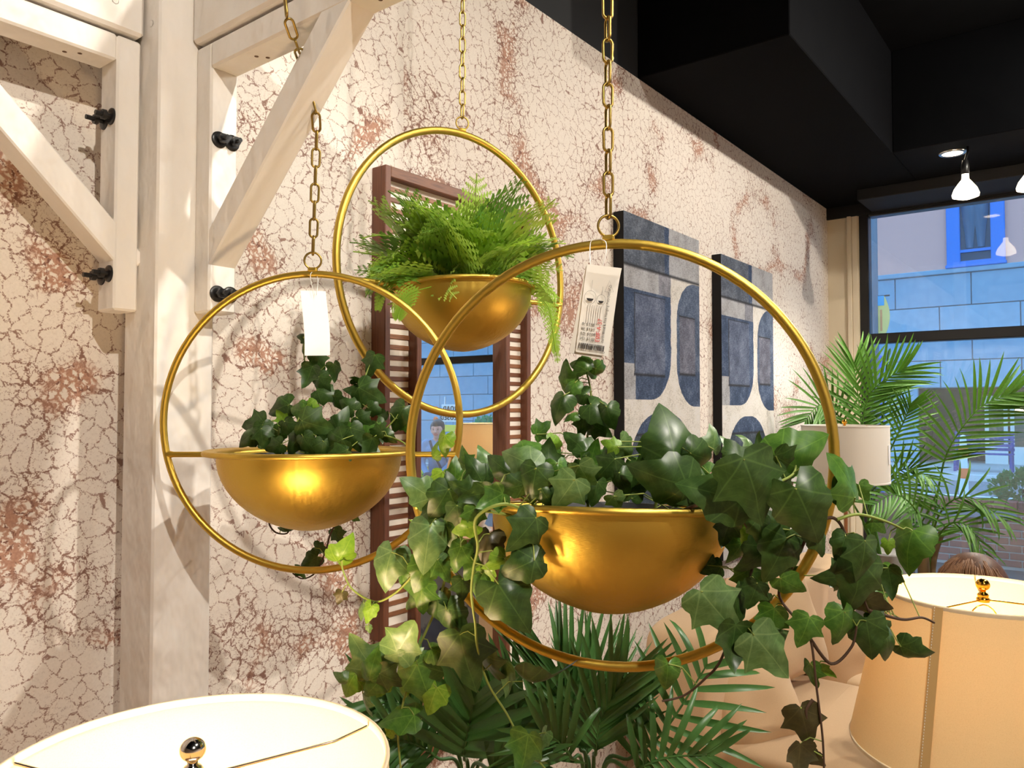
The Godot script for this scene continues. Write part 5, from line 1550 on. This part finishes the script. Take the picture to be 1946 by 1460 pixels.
func build_people() -> void:
	# brown-haired head in front of the window
	var h := at(1858, 1136, 2.5)
	var stool := thing("ottoman", "low beige ottoman under the brown-haired person", "ottoman", Vector3(h.x, 0, h.z))
	part("cushion", MB.new().soft(Vector3(h.x - 0.04, 0.24, h.z), Vector3(0.5, 0.2, 0.46), 0.25, 40, 18), M.sofa, stool)
	for sx in [-0.2, 0.2]:
		for sz in [-0.2, 0.2]:
			part("leg", MB.new().box(Vector3(h.x - 0.04 + sx, 0.075, h.z + sz), Vector3(0.035, 0.15, 0.035), 0.003), M.walnut_y, stool)
	seated_person("person with brown shoulder-length hair seated facing the window", h, Vector3(1, 0, 0.15), Color(0.62, 0.38, 0.27), Color(0.20, 0.22, 0.26), Color(0.06, 0.08, 0.14), Color(0.1, 0.06, 0.04), 0.22, 0.35)
	# the one the mirror shows, seated outside the glass
	var w := Vector3(7.69, 1.30, 5.72)
	var ch := thing("garden_chair", "dark garden chair under the person in the blue jacket", "chair", Vector3(w.x, -0.02, w.z))
	part("seat", MB.new().box(Vector3(w.x, 0.47, w.z), Vector3(0.46, 0.035, 0.46), 0.008), M.black_metal, ch)
	part("backrest", MB.new().box(Vector3(w.x + 0.23, 0.72, w.z), Vector3(0.03, 0.42, 0.44), 0.008), M.black_metal, ch)
	for sx in [-0.2, 0.2]:
		for sz in [-0.2, 0.2]:
			part("leg", MB.new().tube([Vector3(w.x + sx, -0.02, w.z + sz), Vector3(w.x + sx, 0.46, w.z + sz)], 0.014, 8), M.black_metal, ch)
	seated_person("person in a blue denim jacket seated outside, seen in the mirror", w, Vector3(-1, 0, -0.55), Color(0.92, 0.50, 0.38), Color(0.24, 0.40, 0.62), Color(0.14, 0.26, 0.52), Color(0.03, 0.02, 0.02), 0.05, 0.485)
	var strap := thing("shoulder_bag", "dark shoulder bag with strap on the person in blue", "bag", Vector3(w.x - 0.2, 0.6, w.z))
	var sd := Vector3(-1, 0, -0.55).normalized(); var sr := sd.cross(Vector3.UP)
	part("strap", MB.new().tube(curve([w - Vector3(0, 0.15, 0) - sr * 0.09 + sd * 0.03, w - Vector3(0, 0.28, 0) + sd * 0.135 - sr * 0.02, w - Vector3(0, 0.5, 0) + sd * 0.15 + sr * 0.09, w - Vector3(0, 0.62, 0) + sd * 0.12 + sr * 0.16], 6), 0.018, 8), mat(rgb(40, 40, 60), 0.7), strap)
	part("bag", MB.new().soft(w - Vector3(0, 0.63, 0) + sd * 0.24 + sr * 0.02, Vector3(0.2, 0.16, 0.26), 0.4, 24, 14), mat(rgb(44, 42, 58), 0.7), strap)

# ------------------------------------------------------------------ the street outside the window
const XB := 25.0
func foliage(n: int, c: Vector3, r: Vector3, leaf: float, sd: int) -> MB:
	var g := RandomNumberGenerator.new(); g.seed = sd
	var mb := MB.new()
	for k in n:
		var d := Vector3(g.randfn(), g.randfn(), g.randfn()).normalized()
		var p := c + d * r * pow(g.randf(), 0.25)
		var y := (d + Vector3(g.randf_range(-0.7, 0.7), g.randf_range(-0.2, 0.9), g.randf_range(-0.7, 0.7))).normalized()
		var x := y.cross(Vector3(g.randf() - 0.5, g.randf() - 0.5, g.randf() - 0.5)).normalized()
		var s := leaf * g.randf_range(0.7, 1.3)
		var nn := x.cross(y)
		mb.quad(p, p + (x * 0.4 + y * 0.5) * s, p + y * s, p + (y * 0.5 - x * 0.4) * s, nn)
	return mb

func build_street() -> void:
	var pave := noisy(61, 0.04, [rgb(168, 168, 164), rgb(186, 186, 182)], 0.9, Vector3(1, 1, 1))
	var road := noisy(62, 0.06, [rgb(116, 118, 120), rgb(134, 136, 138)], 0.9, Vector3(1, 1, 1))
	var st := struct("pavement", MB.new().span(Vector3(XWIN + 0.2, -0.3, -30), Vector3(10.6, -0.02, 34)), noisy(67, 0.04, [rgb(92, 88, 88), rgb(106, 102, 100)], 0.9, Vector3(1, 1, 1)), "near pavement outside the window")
	struct("road", MB.new().span(Vector3(10.6, -0.5, -30), Vector3(21.5, -0.14, 34)), road, "asphalt street")
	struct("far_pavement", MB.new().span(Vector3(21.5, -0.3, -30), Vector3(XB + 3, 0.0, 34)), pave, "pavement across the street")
	struct("curb", MB.new().span(Vector3(21.3, -0.3, -30), Vector3(21.5, 0.01, 34), 0.01).span(Vector3(10.6, -0.3, -30), Vector3(10.75, -0.01, 34), 0.01), mat(rgb(196, 196, 192), 0.85))
	var line := mat(rgb(236, 238, 238), 0.8)
	for x in [14.6, 17.6]:
		struct("road_line", MB.new().span(Vector3(x, -0.14, -30), Vector3(x + 0.14, -0.136, 34)), line) if x < 15 else struct("road_line_001", MB.new().span(Vector3(x, -0.14, -30), Vector3(x + 0.14, -0.136, 34)), line)
	# building across the street
	var stone := noisy(63, 0.02, [rgb(118, 148, 164), rgb(130, 160, 174)], 0.85, Vector3(0.5, 0.5, 0.5))
	var stone2 := noisy(66, 0.02, [rgb(124, 154, 168), rgb(136, 166, 180)], 0.85, Vector3(0.5, 0.5, 0.5))
	var brick_far := noisy(64, 0.15, [rgb(214, 152, 136), rgb(232, 170, 150), rgb(222, 160, 142)], 0.9, Vector3(0.5, 3, 0.5))
	var b := thing("street_building", "pale stone and brick building across the street", "building", Vector3(XB, 0, 4))
	part("brick_wall", MB.new().span(Vector3(XB + 0.05, 5.5, -26), Vector3(XB + 2.5, 14, 30)), brick_far, b, "mauve brick upper wall")
	part("core_wall", MB.new().span(Vector3(XB + 0.06, 2.17, -26), Vector3(XB + 2.5, 5.5, -2.88)).span(Vector3(XB + 0.06, 0, -26), Vector3(XB + 2.5, 2.17, -2.88)).span(Vector3(XB + 0.06, 2.17, -2.88), Vector3(XB + 2.5, 5.5, 30)).span(Vector3(XB + 0.06, 0, 5.5), Vector3(XB + 2.5, 2.17, 30)).span(Vector3(XB + 2.3, 0, -2.88), Vector3(XB + 2.5, 2.17, 5.5)), mat(rgb(120, 140, 148), 0.9), b)
	part("string_course", MB.new().span(Vector3(XB - 0.08, 5.42, -26), Vector3(XB + 0.06, 5.56, 30), 0.02), stone, b)
	var rows := [[0.0, 1.05], [1.05, 2.17], [2.17, 2.95], [2.95, 3.72], [3.72, 4.5], [4.5, 5.42]]
	for k in rows.size():
		var z: float = -14.0 + (0.8 if k % 2 else 0.0)
		while z < 26.0:
			var z1 := z + 1.95
			var a := z; var e := z1
			var skip := false
			if k < 2:
				if a > -2.88 and e < 5.5: skip = true
				elif a < -2.88 and e > -2.88: e = -2.88
				elif a < 5.5 and e > 5.5: a = 5.5
			if not skip and e - a > 0.1:
				part("stone_block", MB.new().span(Vector3(XB - 0.02, rows[k][0] + 0.012, a + 0.012), Vector3(XB + 0.07, rows[k][1] - 0.012, e - 0.012), 0.012), stone if (int(z * 3.0) + k) % 2 else stone2, b)
			z = z1
	# shopfront recess with doors, lights
	var dark := mat(rgb(34, 36, 42), 0.7)
	part("recess", MB.new().span(Vector3(XB + 0.06, 2.17, -2.88), Vector3(XB + 2.3, 2.24, 5.5)).span(Vector3(XB + 2.2, 0, -2.88), Vector3(XB + 2.29, 2.17, 5.5)).span(Vector3(XB + 0.06, 0, -2.95), Vector3(XB + 2.3, 2.17, -2.88)), dark, b)
	var white := mat(rgb(214, 214, 206), 0.7)
	for k in 3:
		var z := -1.35 + k * 0.62
		var f := part("door_frame", MB.new().span(Vector3(XB + 1.0, 0.0, z), Vector3(XB + 1.06, 1.95, z + 0.1)).span(Vector3(XB + 1.0, 0.0, z + 0.46), Vector3(XB + 1.06, 1.95, z + 0.56)).span(Vector3(XB + 1.0, 1.8, z + 0.1), Vector3(XB + 1.06, 1.95, z + 0.46)).span(Vector3(XB + 1.0, 0.0, z + 0.1), Vector3(XB + 1.06, 0.5, z + 0.46)), white, b)
		part("pane", MB.new().span(Vector3(XB + 1.02, 0.5, z + 0.1), Vector3(XB + 1.03, 1.8, z + 0.46)), mat(rgb(70, 84, 70), 0.15), f)
	var glow := mat(rgb(255, 240, 210), 0.5)
	glow.emission_enabled = true; glow.emission = rgb(255, 226, 180); glow.emission_energy_multiplier = 3.0
	for q in [[1930, 764], [1939, 766], [1932, 780], [1942, 781], [1946, 756], [1936, 779]]:
		part("bulb", MB.new().ball(onx(q[0], q[1], XB + 0.5), 0.045, 10, 8), glow, b)
	# blue upper windows
	var blue := mat(rgb(58, 120, 196), 0.5)
	for zc in [-1.38, 8.6, 14.2]:
		var w := part("window_frame", MB.new().span(Vector3(XB - 0.06, 5.56, zc - 0.71), Vector3(XB + 0.06, 11, zc - 0.37), 0.02).span(Vector3(XB - 0.06, 5.56, zc + 0.37), Vector3(XB + 0.06, 11, zc + 0.71), 0.02).span(Vector3(XB - 0.1, 5.56, zc - 0.74), Vector3(XB + 0.06, 5.66, zc + 0.74), 0.02).span(Vector3(XB - 0.04, 5.66, zc - 0.37), Vector3(XB + 0.06, 5.74, zc + 0.37)).span(Vector3(XB - 0.04, 5.98, zc - 0.37), Vector3(XB + 0.06, 6.06, zc + 0.37)).span(Vector3(XB - 0.04, 7.4, zc - 0.37), Vector3(XB + 0.06, 7.52, zc + 0.37)).span(Vector3(XB - 0.03, 7.9, zc - 0.37), Vector3(XB + 0.06, 11, zc + 0.37)), blue, b, "bright blue window surround")
		part("pane", MB.new().span(Vector3(XB + 0.02, 5.66, zc - 0.37), Vector3(XB + 0.05, 7.9, zc + 0.37)), mat(rgb(46, 58, 74), 0.1), w)
		for e in [-1.0, 1.0]:
			part("curtain", MB.new().lathe([Vector2(0.09, 6.1), Vector2(0.13, 6.6), Vector2(0.2, 7.1), Vector2(0.22, 7.38)], 10, Transform3D(Basis.from_scale(Vector3(0.12, 1, 1)), Vector3(XB + 0.0, 0, zc + e * 0.14))), mat(rgb(120, 140, 160), 0.9), w)
	# stone windows at street level that the mirror shows
	for zc in [12.3, 14.6, 17.4]:
		var w := part("window_frame", MB.new().span(Vector3(XB - 0.06, 1.1, zc - 0.62), Vector3(XB + 0.08, 1.2, zc + 0.62)).span(Vector3(XB - 0.06, 3.3, zc - 0.62), Vector3(XB + 0.08, 3.4, zc + 0.62)).span(Vector3(XB - 0.06, 1.2, zc - 0.62), Vector3(XB + 0.08, 3.3, zc - 0.52)).span(Vector3(XB - 0.06, 1.2, zc + 0.52), Vector3(XB + 0.08, 3.3, zc + 0.62)).span(Vector3(XB - 0.05, 1.2, zc - 0.04), Vector3(XB + 0.08, 3.3, zc + 0.04)), mat(rgb(150, 160, 168), 0.6), b)
		part("pane", MB.new().span(Vector3(XB - 0.03, 1.2, zc - 0.52), Vector3(XB + 0.0, 3.3, zc + 0.52)), mat(rgb(62, 76, 88), 0.1), w)
	# pole with banner
	var pp := onx(1664, 700, 12.0)
	var pl := thing("street_pole", "slim grey street pole with a yellow banner beside the window edge", "pole", Vector3(12.0, -0.14, pp.z))
	part("pole", MB.new().tube([Vector3(12.0, -0.14, pp.z), Vector3(12.0, 7.0, pp.z)], 0.05, 14), mat(rgb(120, 122, 128), 0.5), pl)
	var y0 := onx(1670, 640, 12.0).y; var y1 := onx(1670, 563, 12.0).y
	part("bracket", MB.new().tube([Vector3(12.0, y1, pp.z - 0.06), Vector3(12.0, y1, pp.z + 0.2)], 0.012, 6), M.black_metal, pl)
	var bn := MB.new()
	var N := 16
	for k in N:
		var ya: float = lerp(y0, y1, float(k) / N); var yb2: float = lerp(y0, y1, float(k + 1) / N)
		var wa: float = 0.05 + 0.11 * sin(PI * (0.12 + 0.76 * k / N)); var wb: float = 0.05 + 0.11 * sin(PI * (0.12 + 0.76 * (k + 1) / N))
		bn.quad(Vector3(11.985, ya, pp.z + 0.04), Vector3(11.985, ya, pp.z + 0.04 + wa), Vector3(11.985, yb2, pp.z + 0.04 + wb), Vector3(11.985, yb2, pp.z + 0.04), Vector3.LEFT)
		bn.quad(Vector3(11.995, ya, pp.z + 0.04), Vector3(11.995, ya, pp.z + 0.04 + wa), Vector3(11.995, yb2, pp.z + 0.04 + wb), Vector3(11.995, yb2, pp.z + 0.04), Vector3.RIGHT)
	part("banner", bn, mat(rgb(250, 214, 120), 0.8), pl, "pale yellow banner")
	part("banner_top", MB.new().span(Vector3(11.98, y1 - 0.14, pp.z + 0.04), Vector3(11.984, y1, pp.z + 0.13)), mat(rgb(60, 170, 210), 0.8), pl)
	part("banner_stripe", MB.new().span(Vector3(11.98, y0 + 0.08, pp.z + 0.075), Vector3(11.984, y1 - 0.2, pp.z + 0.10)), mat(rgb(240, 150, 90), 0.8), pl)
	# blue post box beyond the pole
	var bx := onx(1656, 705, 15.0)
	solo("mail_box", MB.new().soft(Vector3(15.0, 1.2, bx.z + 0.03), Vector3(0.4, 2.7, 0.32), 0.2, 20, 14), mat(rgb(40, 90, 210), 0.5), "bright blue box low behind the slim street pole", "box")
	# delineator
	var dp := onx(1832, 935, 14.2)
	var dl := thing("delineator_post", "white road delineator with orange bands seen through the palm", "road post", Vector3(dp.x, -0.14, dp.z))
	var wm := mat(rgb(226, 232, 236), 0.6); var om := mat(rgb(255, 120, 50), 0.6)
	part("foot", MB.new().lathe([Vector2(0, 0), Vector2(0.18, 0), Vector2(0.18, 0.03), Vector2(0.08, 0.06), Vector2(0, 0.06)], 20, Transform3D(Basis(), Vector3(dp.x, -0.14, dp.z))), M.black_metal, dl)
	part("post", MB.new().lathe([Vector2(0.075, 0.05), Vector2(0.05, 1.22), Vector2(0.035, 1.3), Vector2(0, 1.31)], 20, Transform3D(Basis(), Vector3(dp.x, -0.14, dp.z))), wm, dl)
	for y in [0.62, 0.98]:
		part("band", MB.new().lathe([Vector2(0.068, y), Vector2(0.068, y + 0.16)], 20, Transform3D(Basis(), Vector3(dp.x, -0.14, dp.z))), om, dl, "orange band")
	# bench across the street
	var bc := onx(1868, 850, 22.6)
	var bm := mat(rgb(44, 60, 130), 0.6)
	var bench := thing("park_bench", "dark blue slatted bench across the street", "bench", Vector3(22.6, 0, bc.z))
	for k in 5: part("back_slat", MB.new().box(Vector3(22.85, 0.56 + k * 0.1, bc.z), Vector3(0.03, 0.075, 1.3), 0.005), bm, bench)
	for k in 4: part("seat_slat", MB.new().box(Vector3(22.45 + k * 0.11, 0.45, bc.z), Vector3(0.085, 0.03, 1.3), 0.005), bm, bench)
	for e in [-0.6, 0.6]:
		part("leg", MB.new().box(Vector3(22.45, 0.22, bc.z + e), Vector3(0.06, 0.44, 0.06)).box(Vector3(22.85, 0.5, bc.z + e), Vector3(0.05, 1.0, 0.06)).box(Vector3(22.65, 0.62, bc.z + e), Vector3(0.45, 0.05, 0.06)), bm, bench)
	# brick planter wall with clipped shrubs
	var px := 9.2; var ptop := 0.66
	var pw := thing("brick_planter", "low red brick planter wall on the near pavement", "planter wall", Vector3(px, -0.02, 0.5))
	var mortar := mat(rgb(190, 186, 180), 0.95)
	part("core", MB.new().span(Vector3(px + 0.012, -0.02, -3.0), Vector3(px + 0.45, ptop - 0.08, 3.2)), mortar, pw)
	var bmats := [noisy(71, 0.1, [rgb(150, 86, 74), rgb(172, 102, 88)], 0.9, Vector3(3, 3, 3)), noisy(72, 0.1, [rgb(132, 76, 68), rgb(154, 92, 82)], 0.9, Vector3(3, 3, 3)), noisy(73, 0.1, [rgb(168, 104, 92), rgb(186, 122, 106)], 0.9, Vector3(3, 3, 3))]
	var bmesh: ArrayMesh = MB.new().box(Vector3.ZERO, Vector3(0.1, 0.062, 0.2), 0.004).mesh()
	var cmesh: ArrayMesh = MB.new().box(Vector3.ZERO, Vector3(0.2, 0.078, 0.092), 0.006).mesh()
	var row := 0
	var y := 0.012
	while y < ptop - 0.1:
		for k in 20:
			var o := part("brick", bmesh, bmats[rng.randi() % 3], pw)
			o.position = Vector3(px + 0.052, y + 0.031, -0.95 + k * 0.212 + (0.106 if row % 2 else 0.0)) - pw.position
		y += 0.074
		row += 1
	for k in 42:
		var o := part("coping_brick", cmesh, bmats[rng.randi() % 3], pw)
		o.position = Vector3(px + 0.09, ptop - 0.039, -1.1 + k * 0.104) - pw.position
	var sg := mat(rgb(70, 134, 74), 0.7)
	sg.backlight_enabled = true
	sg.backlight = Color(0.3, 0.4, 0.2)
	var sp := onx(1925, 950, px + 0.4)
	var sh := thing("clipped_shrub", "small round green shrub on the brick planter", "shrub", Vector3(px + 0.35, ptop - 0.1, sp.z + 0.1))
	part("foliage", foliage(900, Vector3(px + 0.36, ptop + 0.1, sp.z + 0.12), Vector3(0.2, 0.2, 0.32), 0.06, 5), sg, sh)
	part("stem", MB.new().tube([Vector3(px + 0.35, ptop - 0.1, sp.z + 0.1), Vector3(px + 0.35, ptop + 0.1, sp.z + 0.1)], 0.015, 6), M.stem_brown, sh)
	# table and wicker chairs outside the glass
	var tp := Vector3(7.35, -0.02, onx(1850, 965, 7.35).z)
	var tb := thing("round_table", "dark round terrace table outside the window", "table", tp)
	part("top", MB.new().lathe([Vector2(0, 0.735), Vector2(0.30, 0.735), Vector2(0.31, 0.75), Vector2(0.30, 0.762), Vector2(0, 0.762)], 36, Transform3D(Basis(), tp)), mat(rgb(58, 60, 70), 0.25), tb)
	part("pillar", MB.new().tube([tp + Vector3(0, 0.02, 0), tp + Vector3(0, 0.735, 0)], 0.035, 12), M.black_metal, tb)
	part("foot", MB.new().lathe([Vector2(0, 0), Vector2(0.24, 0), Vector2(0.22, 0.02), Vector2(0, 0.035)], 28, Transform3D(Basis(), tp)), M.black_metal, tb)
	var wick := noisy(74, 0.3, [rgb(104, 78, 58), rgb(128, 100, 76)], 0.85, Vector3(8, 8, 8))
	for q in [[tp + Vector3(0.1, 0, -0.62), 0.3, "wicker terrace chair left of the round table"], [tp + Vector3(0.15, 0, 0.62), -0.35, "wicker terrace chair right of the round table"]]:
		var cp: Vector3 = q[0]
		var c := thing("wicker_chair", q[2], "chair", cp, "wicker chairs at the terrace table")
		part("seat", MB.new().soft(cp + Vector3(0, 0.42, 0), Vector3(0.5, 0.09, 0.5), 0.35, 28, 12), wick, c)
		part("backrest", MB.new().lathe([Vector2(0.25, 0.40), Vector2(0.28, 0.6), Vector2(0.29, 0.82), Vector2(0.27, 0.85), Vector2(0.255, 0.82), Vector2(0.24, 0.6), Vector2(0.23, 0.42)], 24, Transform3D(Basis(Vector3.UP, PI * 0.5 + q[1]), cp), PI), wick, c)
		for e in [[-0.18, -0.18], [0.18, -0.18], [-0.18, 0.18], [0.18, 0.18]]:
			part("leg", MB.new().tube([cp + Vector3(e[0], 0, e[1]), cp + Vector3(e[0], 0.4, e[1])], 0.016, 8), M.black_metal, c)
	struct("canopy", MB.new().span(Vector3(XWIN + 0.2, 3.78, -4.0), Vector3(9.3, 3.9, 3.4), 0.02), mat(rgb(70, 66, 64), 0.8), "entrance canopy over the terrace")
	# what the mirror shows of the street: sign, hedge, flower bed
	var sx := Vector3(13.2, -0.14, 10.5)
	var sg2 := thing("road_sign", "white road closed sign on the street, seen in the mirror", "sign", sx)
	for e in [-0.2, 0.2]: part("post", MB.new().tube([sx + Vector3(0.03, 0, e), sx + Vector3(0.03, 2.0, e)], 0.018, 8), M.silver, sg2)
	part("board", MB.new().box(sx + Vector3(0, 1.62, 0), Vector3(0.02, 0.40, 0.56), 0.004), mat(rgb(232, 226, 214), 0.6), sg2)
	part("yellow_pad", MB.new().box(sx + Vector3(0, 1.27, 0), Vector3(0.04, 0.16, 0.42), 0.008), mat(rgb(250, 214, 60), 0.6), sg2)
	for y2 in [[1.74, "ROAD"], [1.54, "CLOSED"]]:
		var tm := TextMesh.new()
		var f := SystemFont.new(); f.font_names = PackedStringArray(["Droid Sans"]); f.font_weight = 700
		tm.font = f; tm.text = y2[1]; tm.font_size = 48; tm.pixel_size = 0.165 / 48.0; tm.depth = 0.01; tm.material = M.ink
		tm.horizontal_alignment = HORIZONTAL_ALIGNMENT_CENTER; tm.vertical_alignment = VERTICAL_ALIGNMENT_CENTER
		var o := MeshInstance3D.new(); o.name = "lettering"; o.mesh = tm
		o.transform = Transform3D(Basis(Vector3.UP, -PI / 2), Vector3(-0.014, y2[0] - 0.02, 0))
		sg2.add_child(o, true)
	for k in 2: part("warning_light", MB.new().ball(sx + Vector3(-0.05, 1.72 - k * 0.24, 0.42), 0.06, 12, 8), om, sg2, "orange warning lamp")
	var hm := mat(rgb(60, 150, 96), 0.8)
	for k in 4:
		var hz := 9.2 + k * 2.1
		var hg := thing("hedge", "clipped hedge block %s along the far curb, seen in the mirror" % ["first", "second", "third", "fourth"][k], "hedge", Vector3(20.6, -0.14, hz), "clipped hedges along the street")
		part("foliage", foliage(1500, Vector3(20.6, 0.55, hz), Vector3(0.45, 0.75, 0.92), 0.12, 40 + k), hm, hg)
		part("stem", MB.new().tube([Vector3(20.6, -0.14, hz), Vector3(20.6, 0.5, hz)], 0.04, 6), M.stem_brown, hg)
	var fb := thing("flower_bed", "bed of yellow flowers on the near pavement, seen in the mirror", "flowers", Vector3(9.4, -0.02, 6.6))
	part("foliage", foliage(700, Vector3(9.4, 0.3, 6.6), Vector3(0.35, 0.3, 1.4), 0.09, 51), hm, fb)
	part("blossoms", foliage(500, Vector3(9.4, 0.38, 6.6), Vector3(0.36, 0.32, 1.42), 0.08, 52), mat(rgb(250, 226, 60), 0.8), fb)

# ------------------------------------------------------------------ light levels
const LAMP_L := 0.45
const LAMP_R := 0.40
const LAMP_M := 0.4
const SPOT_C := 4.0
const SPOT_B := 2.0
const SPOT_COL := Color(1.0, 0.97, 0.92)
const SPOTS := [
	[Vector3(1.14, 3.25, 1.95), Vector3(0.80, 1.1, 0.15), 4.8, 36.0, "track spotlight aimed at the white post"],
	[Vector3(2.7, 3.25, 2.1), Vector3(2.2, 1.3, 0.0), 1.2, 60.0, "track spotlight aimed at the slatted mirror"],
	[Vector3(3.4, 3.25, 2.3), Vector3(3.4, 0.6, 0.6), 3.2, 70.0, "track spotlight aimed at the sofa"],
	[Vector3(4.2, 3.25, 2.2), Vector3(3.9, 1.5, 0.0), 3.2, 78.0, "track spotlight aimed at the canvases"],
	[Vector3(-0.2, 3.25, 2.9), Vector3(0.4, 1.1, 0.0), 7.0, 46.0, "track spotlight aimed at the wall left of the post"],
	[Vector3(-0.6, 3.25, 4.2), Vector3(-0.8, 0.0, 5.0), 9.0, 70.0, "track spotlight over the floor behind the viewpoint"],
	[Vector3(2.0, 3.25, 4.4), Vector3(2.0, 0.0, 5.4), 9.0, 70.0, "track spotlight over the middle of the back floor"],
	[Vector3(4.2, 3.25, 4.4), Vector3(4.2, 0.0, 5.4), 9.0, 70.0, "track spotlight over the floor near the far window"],
]

func _ready() -> void:
	FW = Vector3(cos(YAW) * cos(PITCH), sin(PITCH), -sin(YAW) * cos(PITCH))
	RT = FW.cross(Vector3.UP).normalized()
	UP = RT.cross(FW)
	rng.seed = 4711
	var cam := Camera3D.new()
	cam.name = "camera"
	cam.transform = Transform3D(Basis(RT, UP, -FW), CAM)
	cam.fov = rad_to_deg(2.0 * atan(730.0 / FPX))
	cam.near = 0.02
	cam.current = true
	add_child(cam)
	var we := WorldEnvironment.new()
	we.name = "world_environment"
	var env := Environment.new()
	var sm := ProceduralSkyMaterial.new()
	sm.sky_top_color = Color(0.52, 0.76, 1.0)
	sm.sky_horizon_color = Color(0.60, 0.80, 1.0)
	sm.ground_bottom_color = Color(0.35, 0.5, 0.66)
	sm.ground_horizon_color = Color(0.5, 0.7, 0.9)
	sm.sky_energy_multiplier = 1.0
	var sky := Sky.new()
	sky.sky_material = sm
	env.background_mode = Environment.BG_SKY
	env.sky = sky
	env.background_energy_multiplier = 4.0
	env.ambient_light_source = Environment.AMBIENT_SOURCE_SKY
	env.tonemap_mode = Environment.TONE_MAPPER_LINEAR
	env.tonemap_exposure = 0.8
	env.sdfgi_enabled = true
	env.ssao_enabled = true
	env.ssil_enabled = true
	we.environment = env
	add_child(we)
	make_materials()
	build_setting()
	build_post()
	build_mirror()
	build_art()
	build_lamps()
	build_ceiling_lights()
	build_planters()
	build_tags()
	build_ivy()
	build_fern()
	build_sofa()
	build_palms()
	build_people()
	build_street()
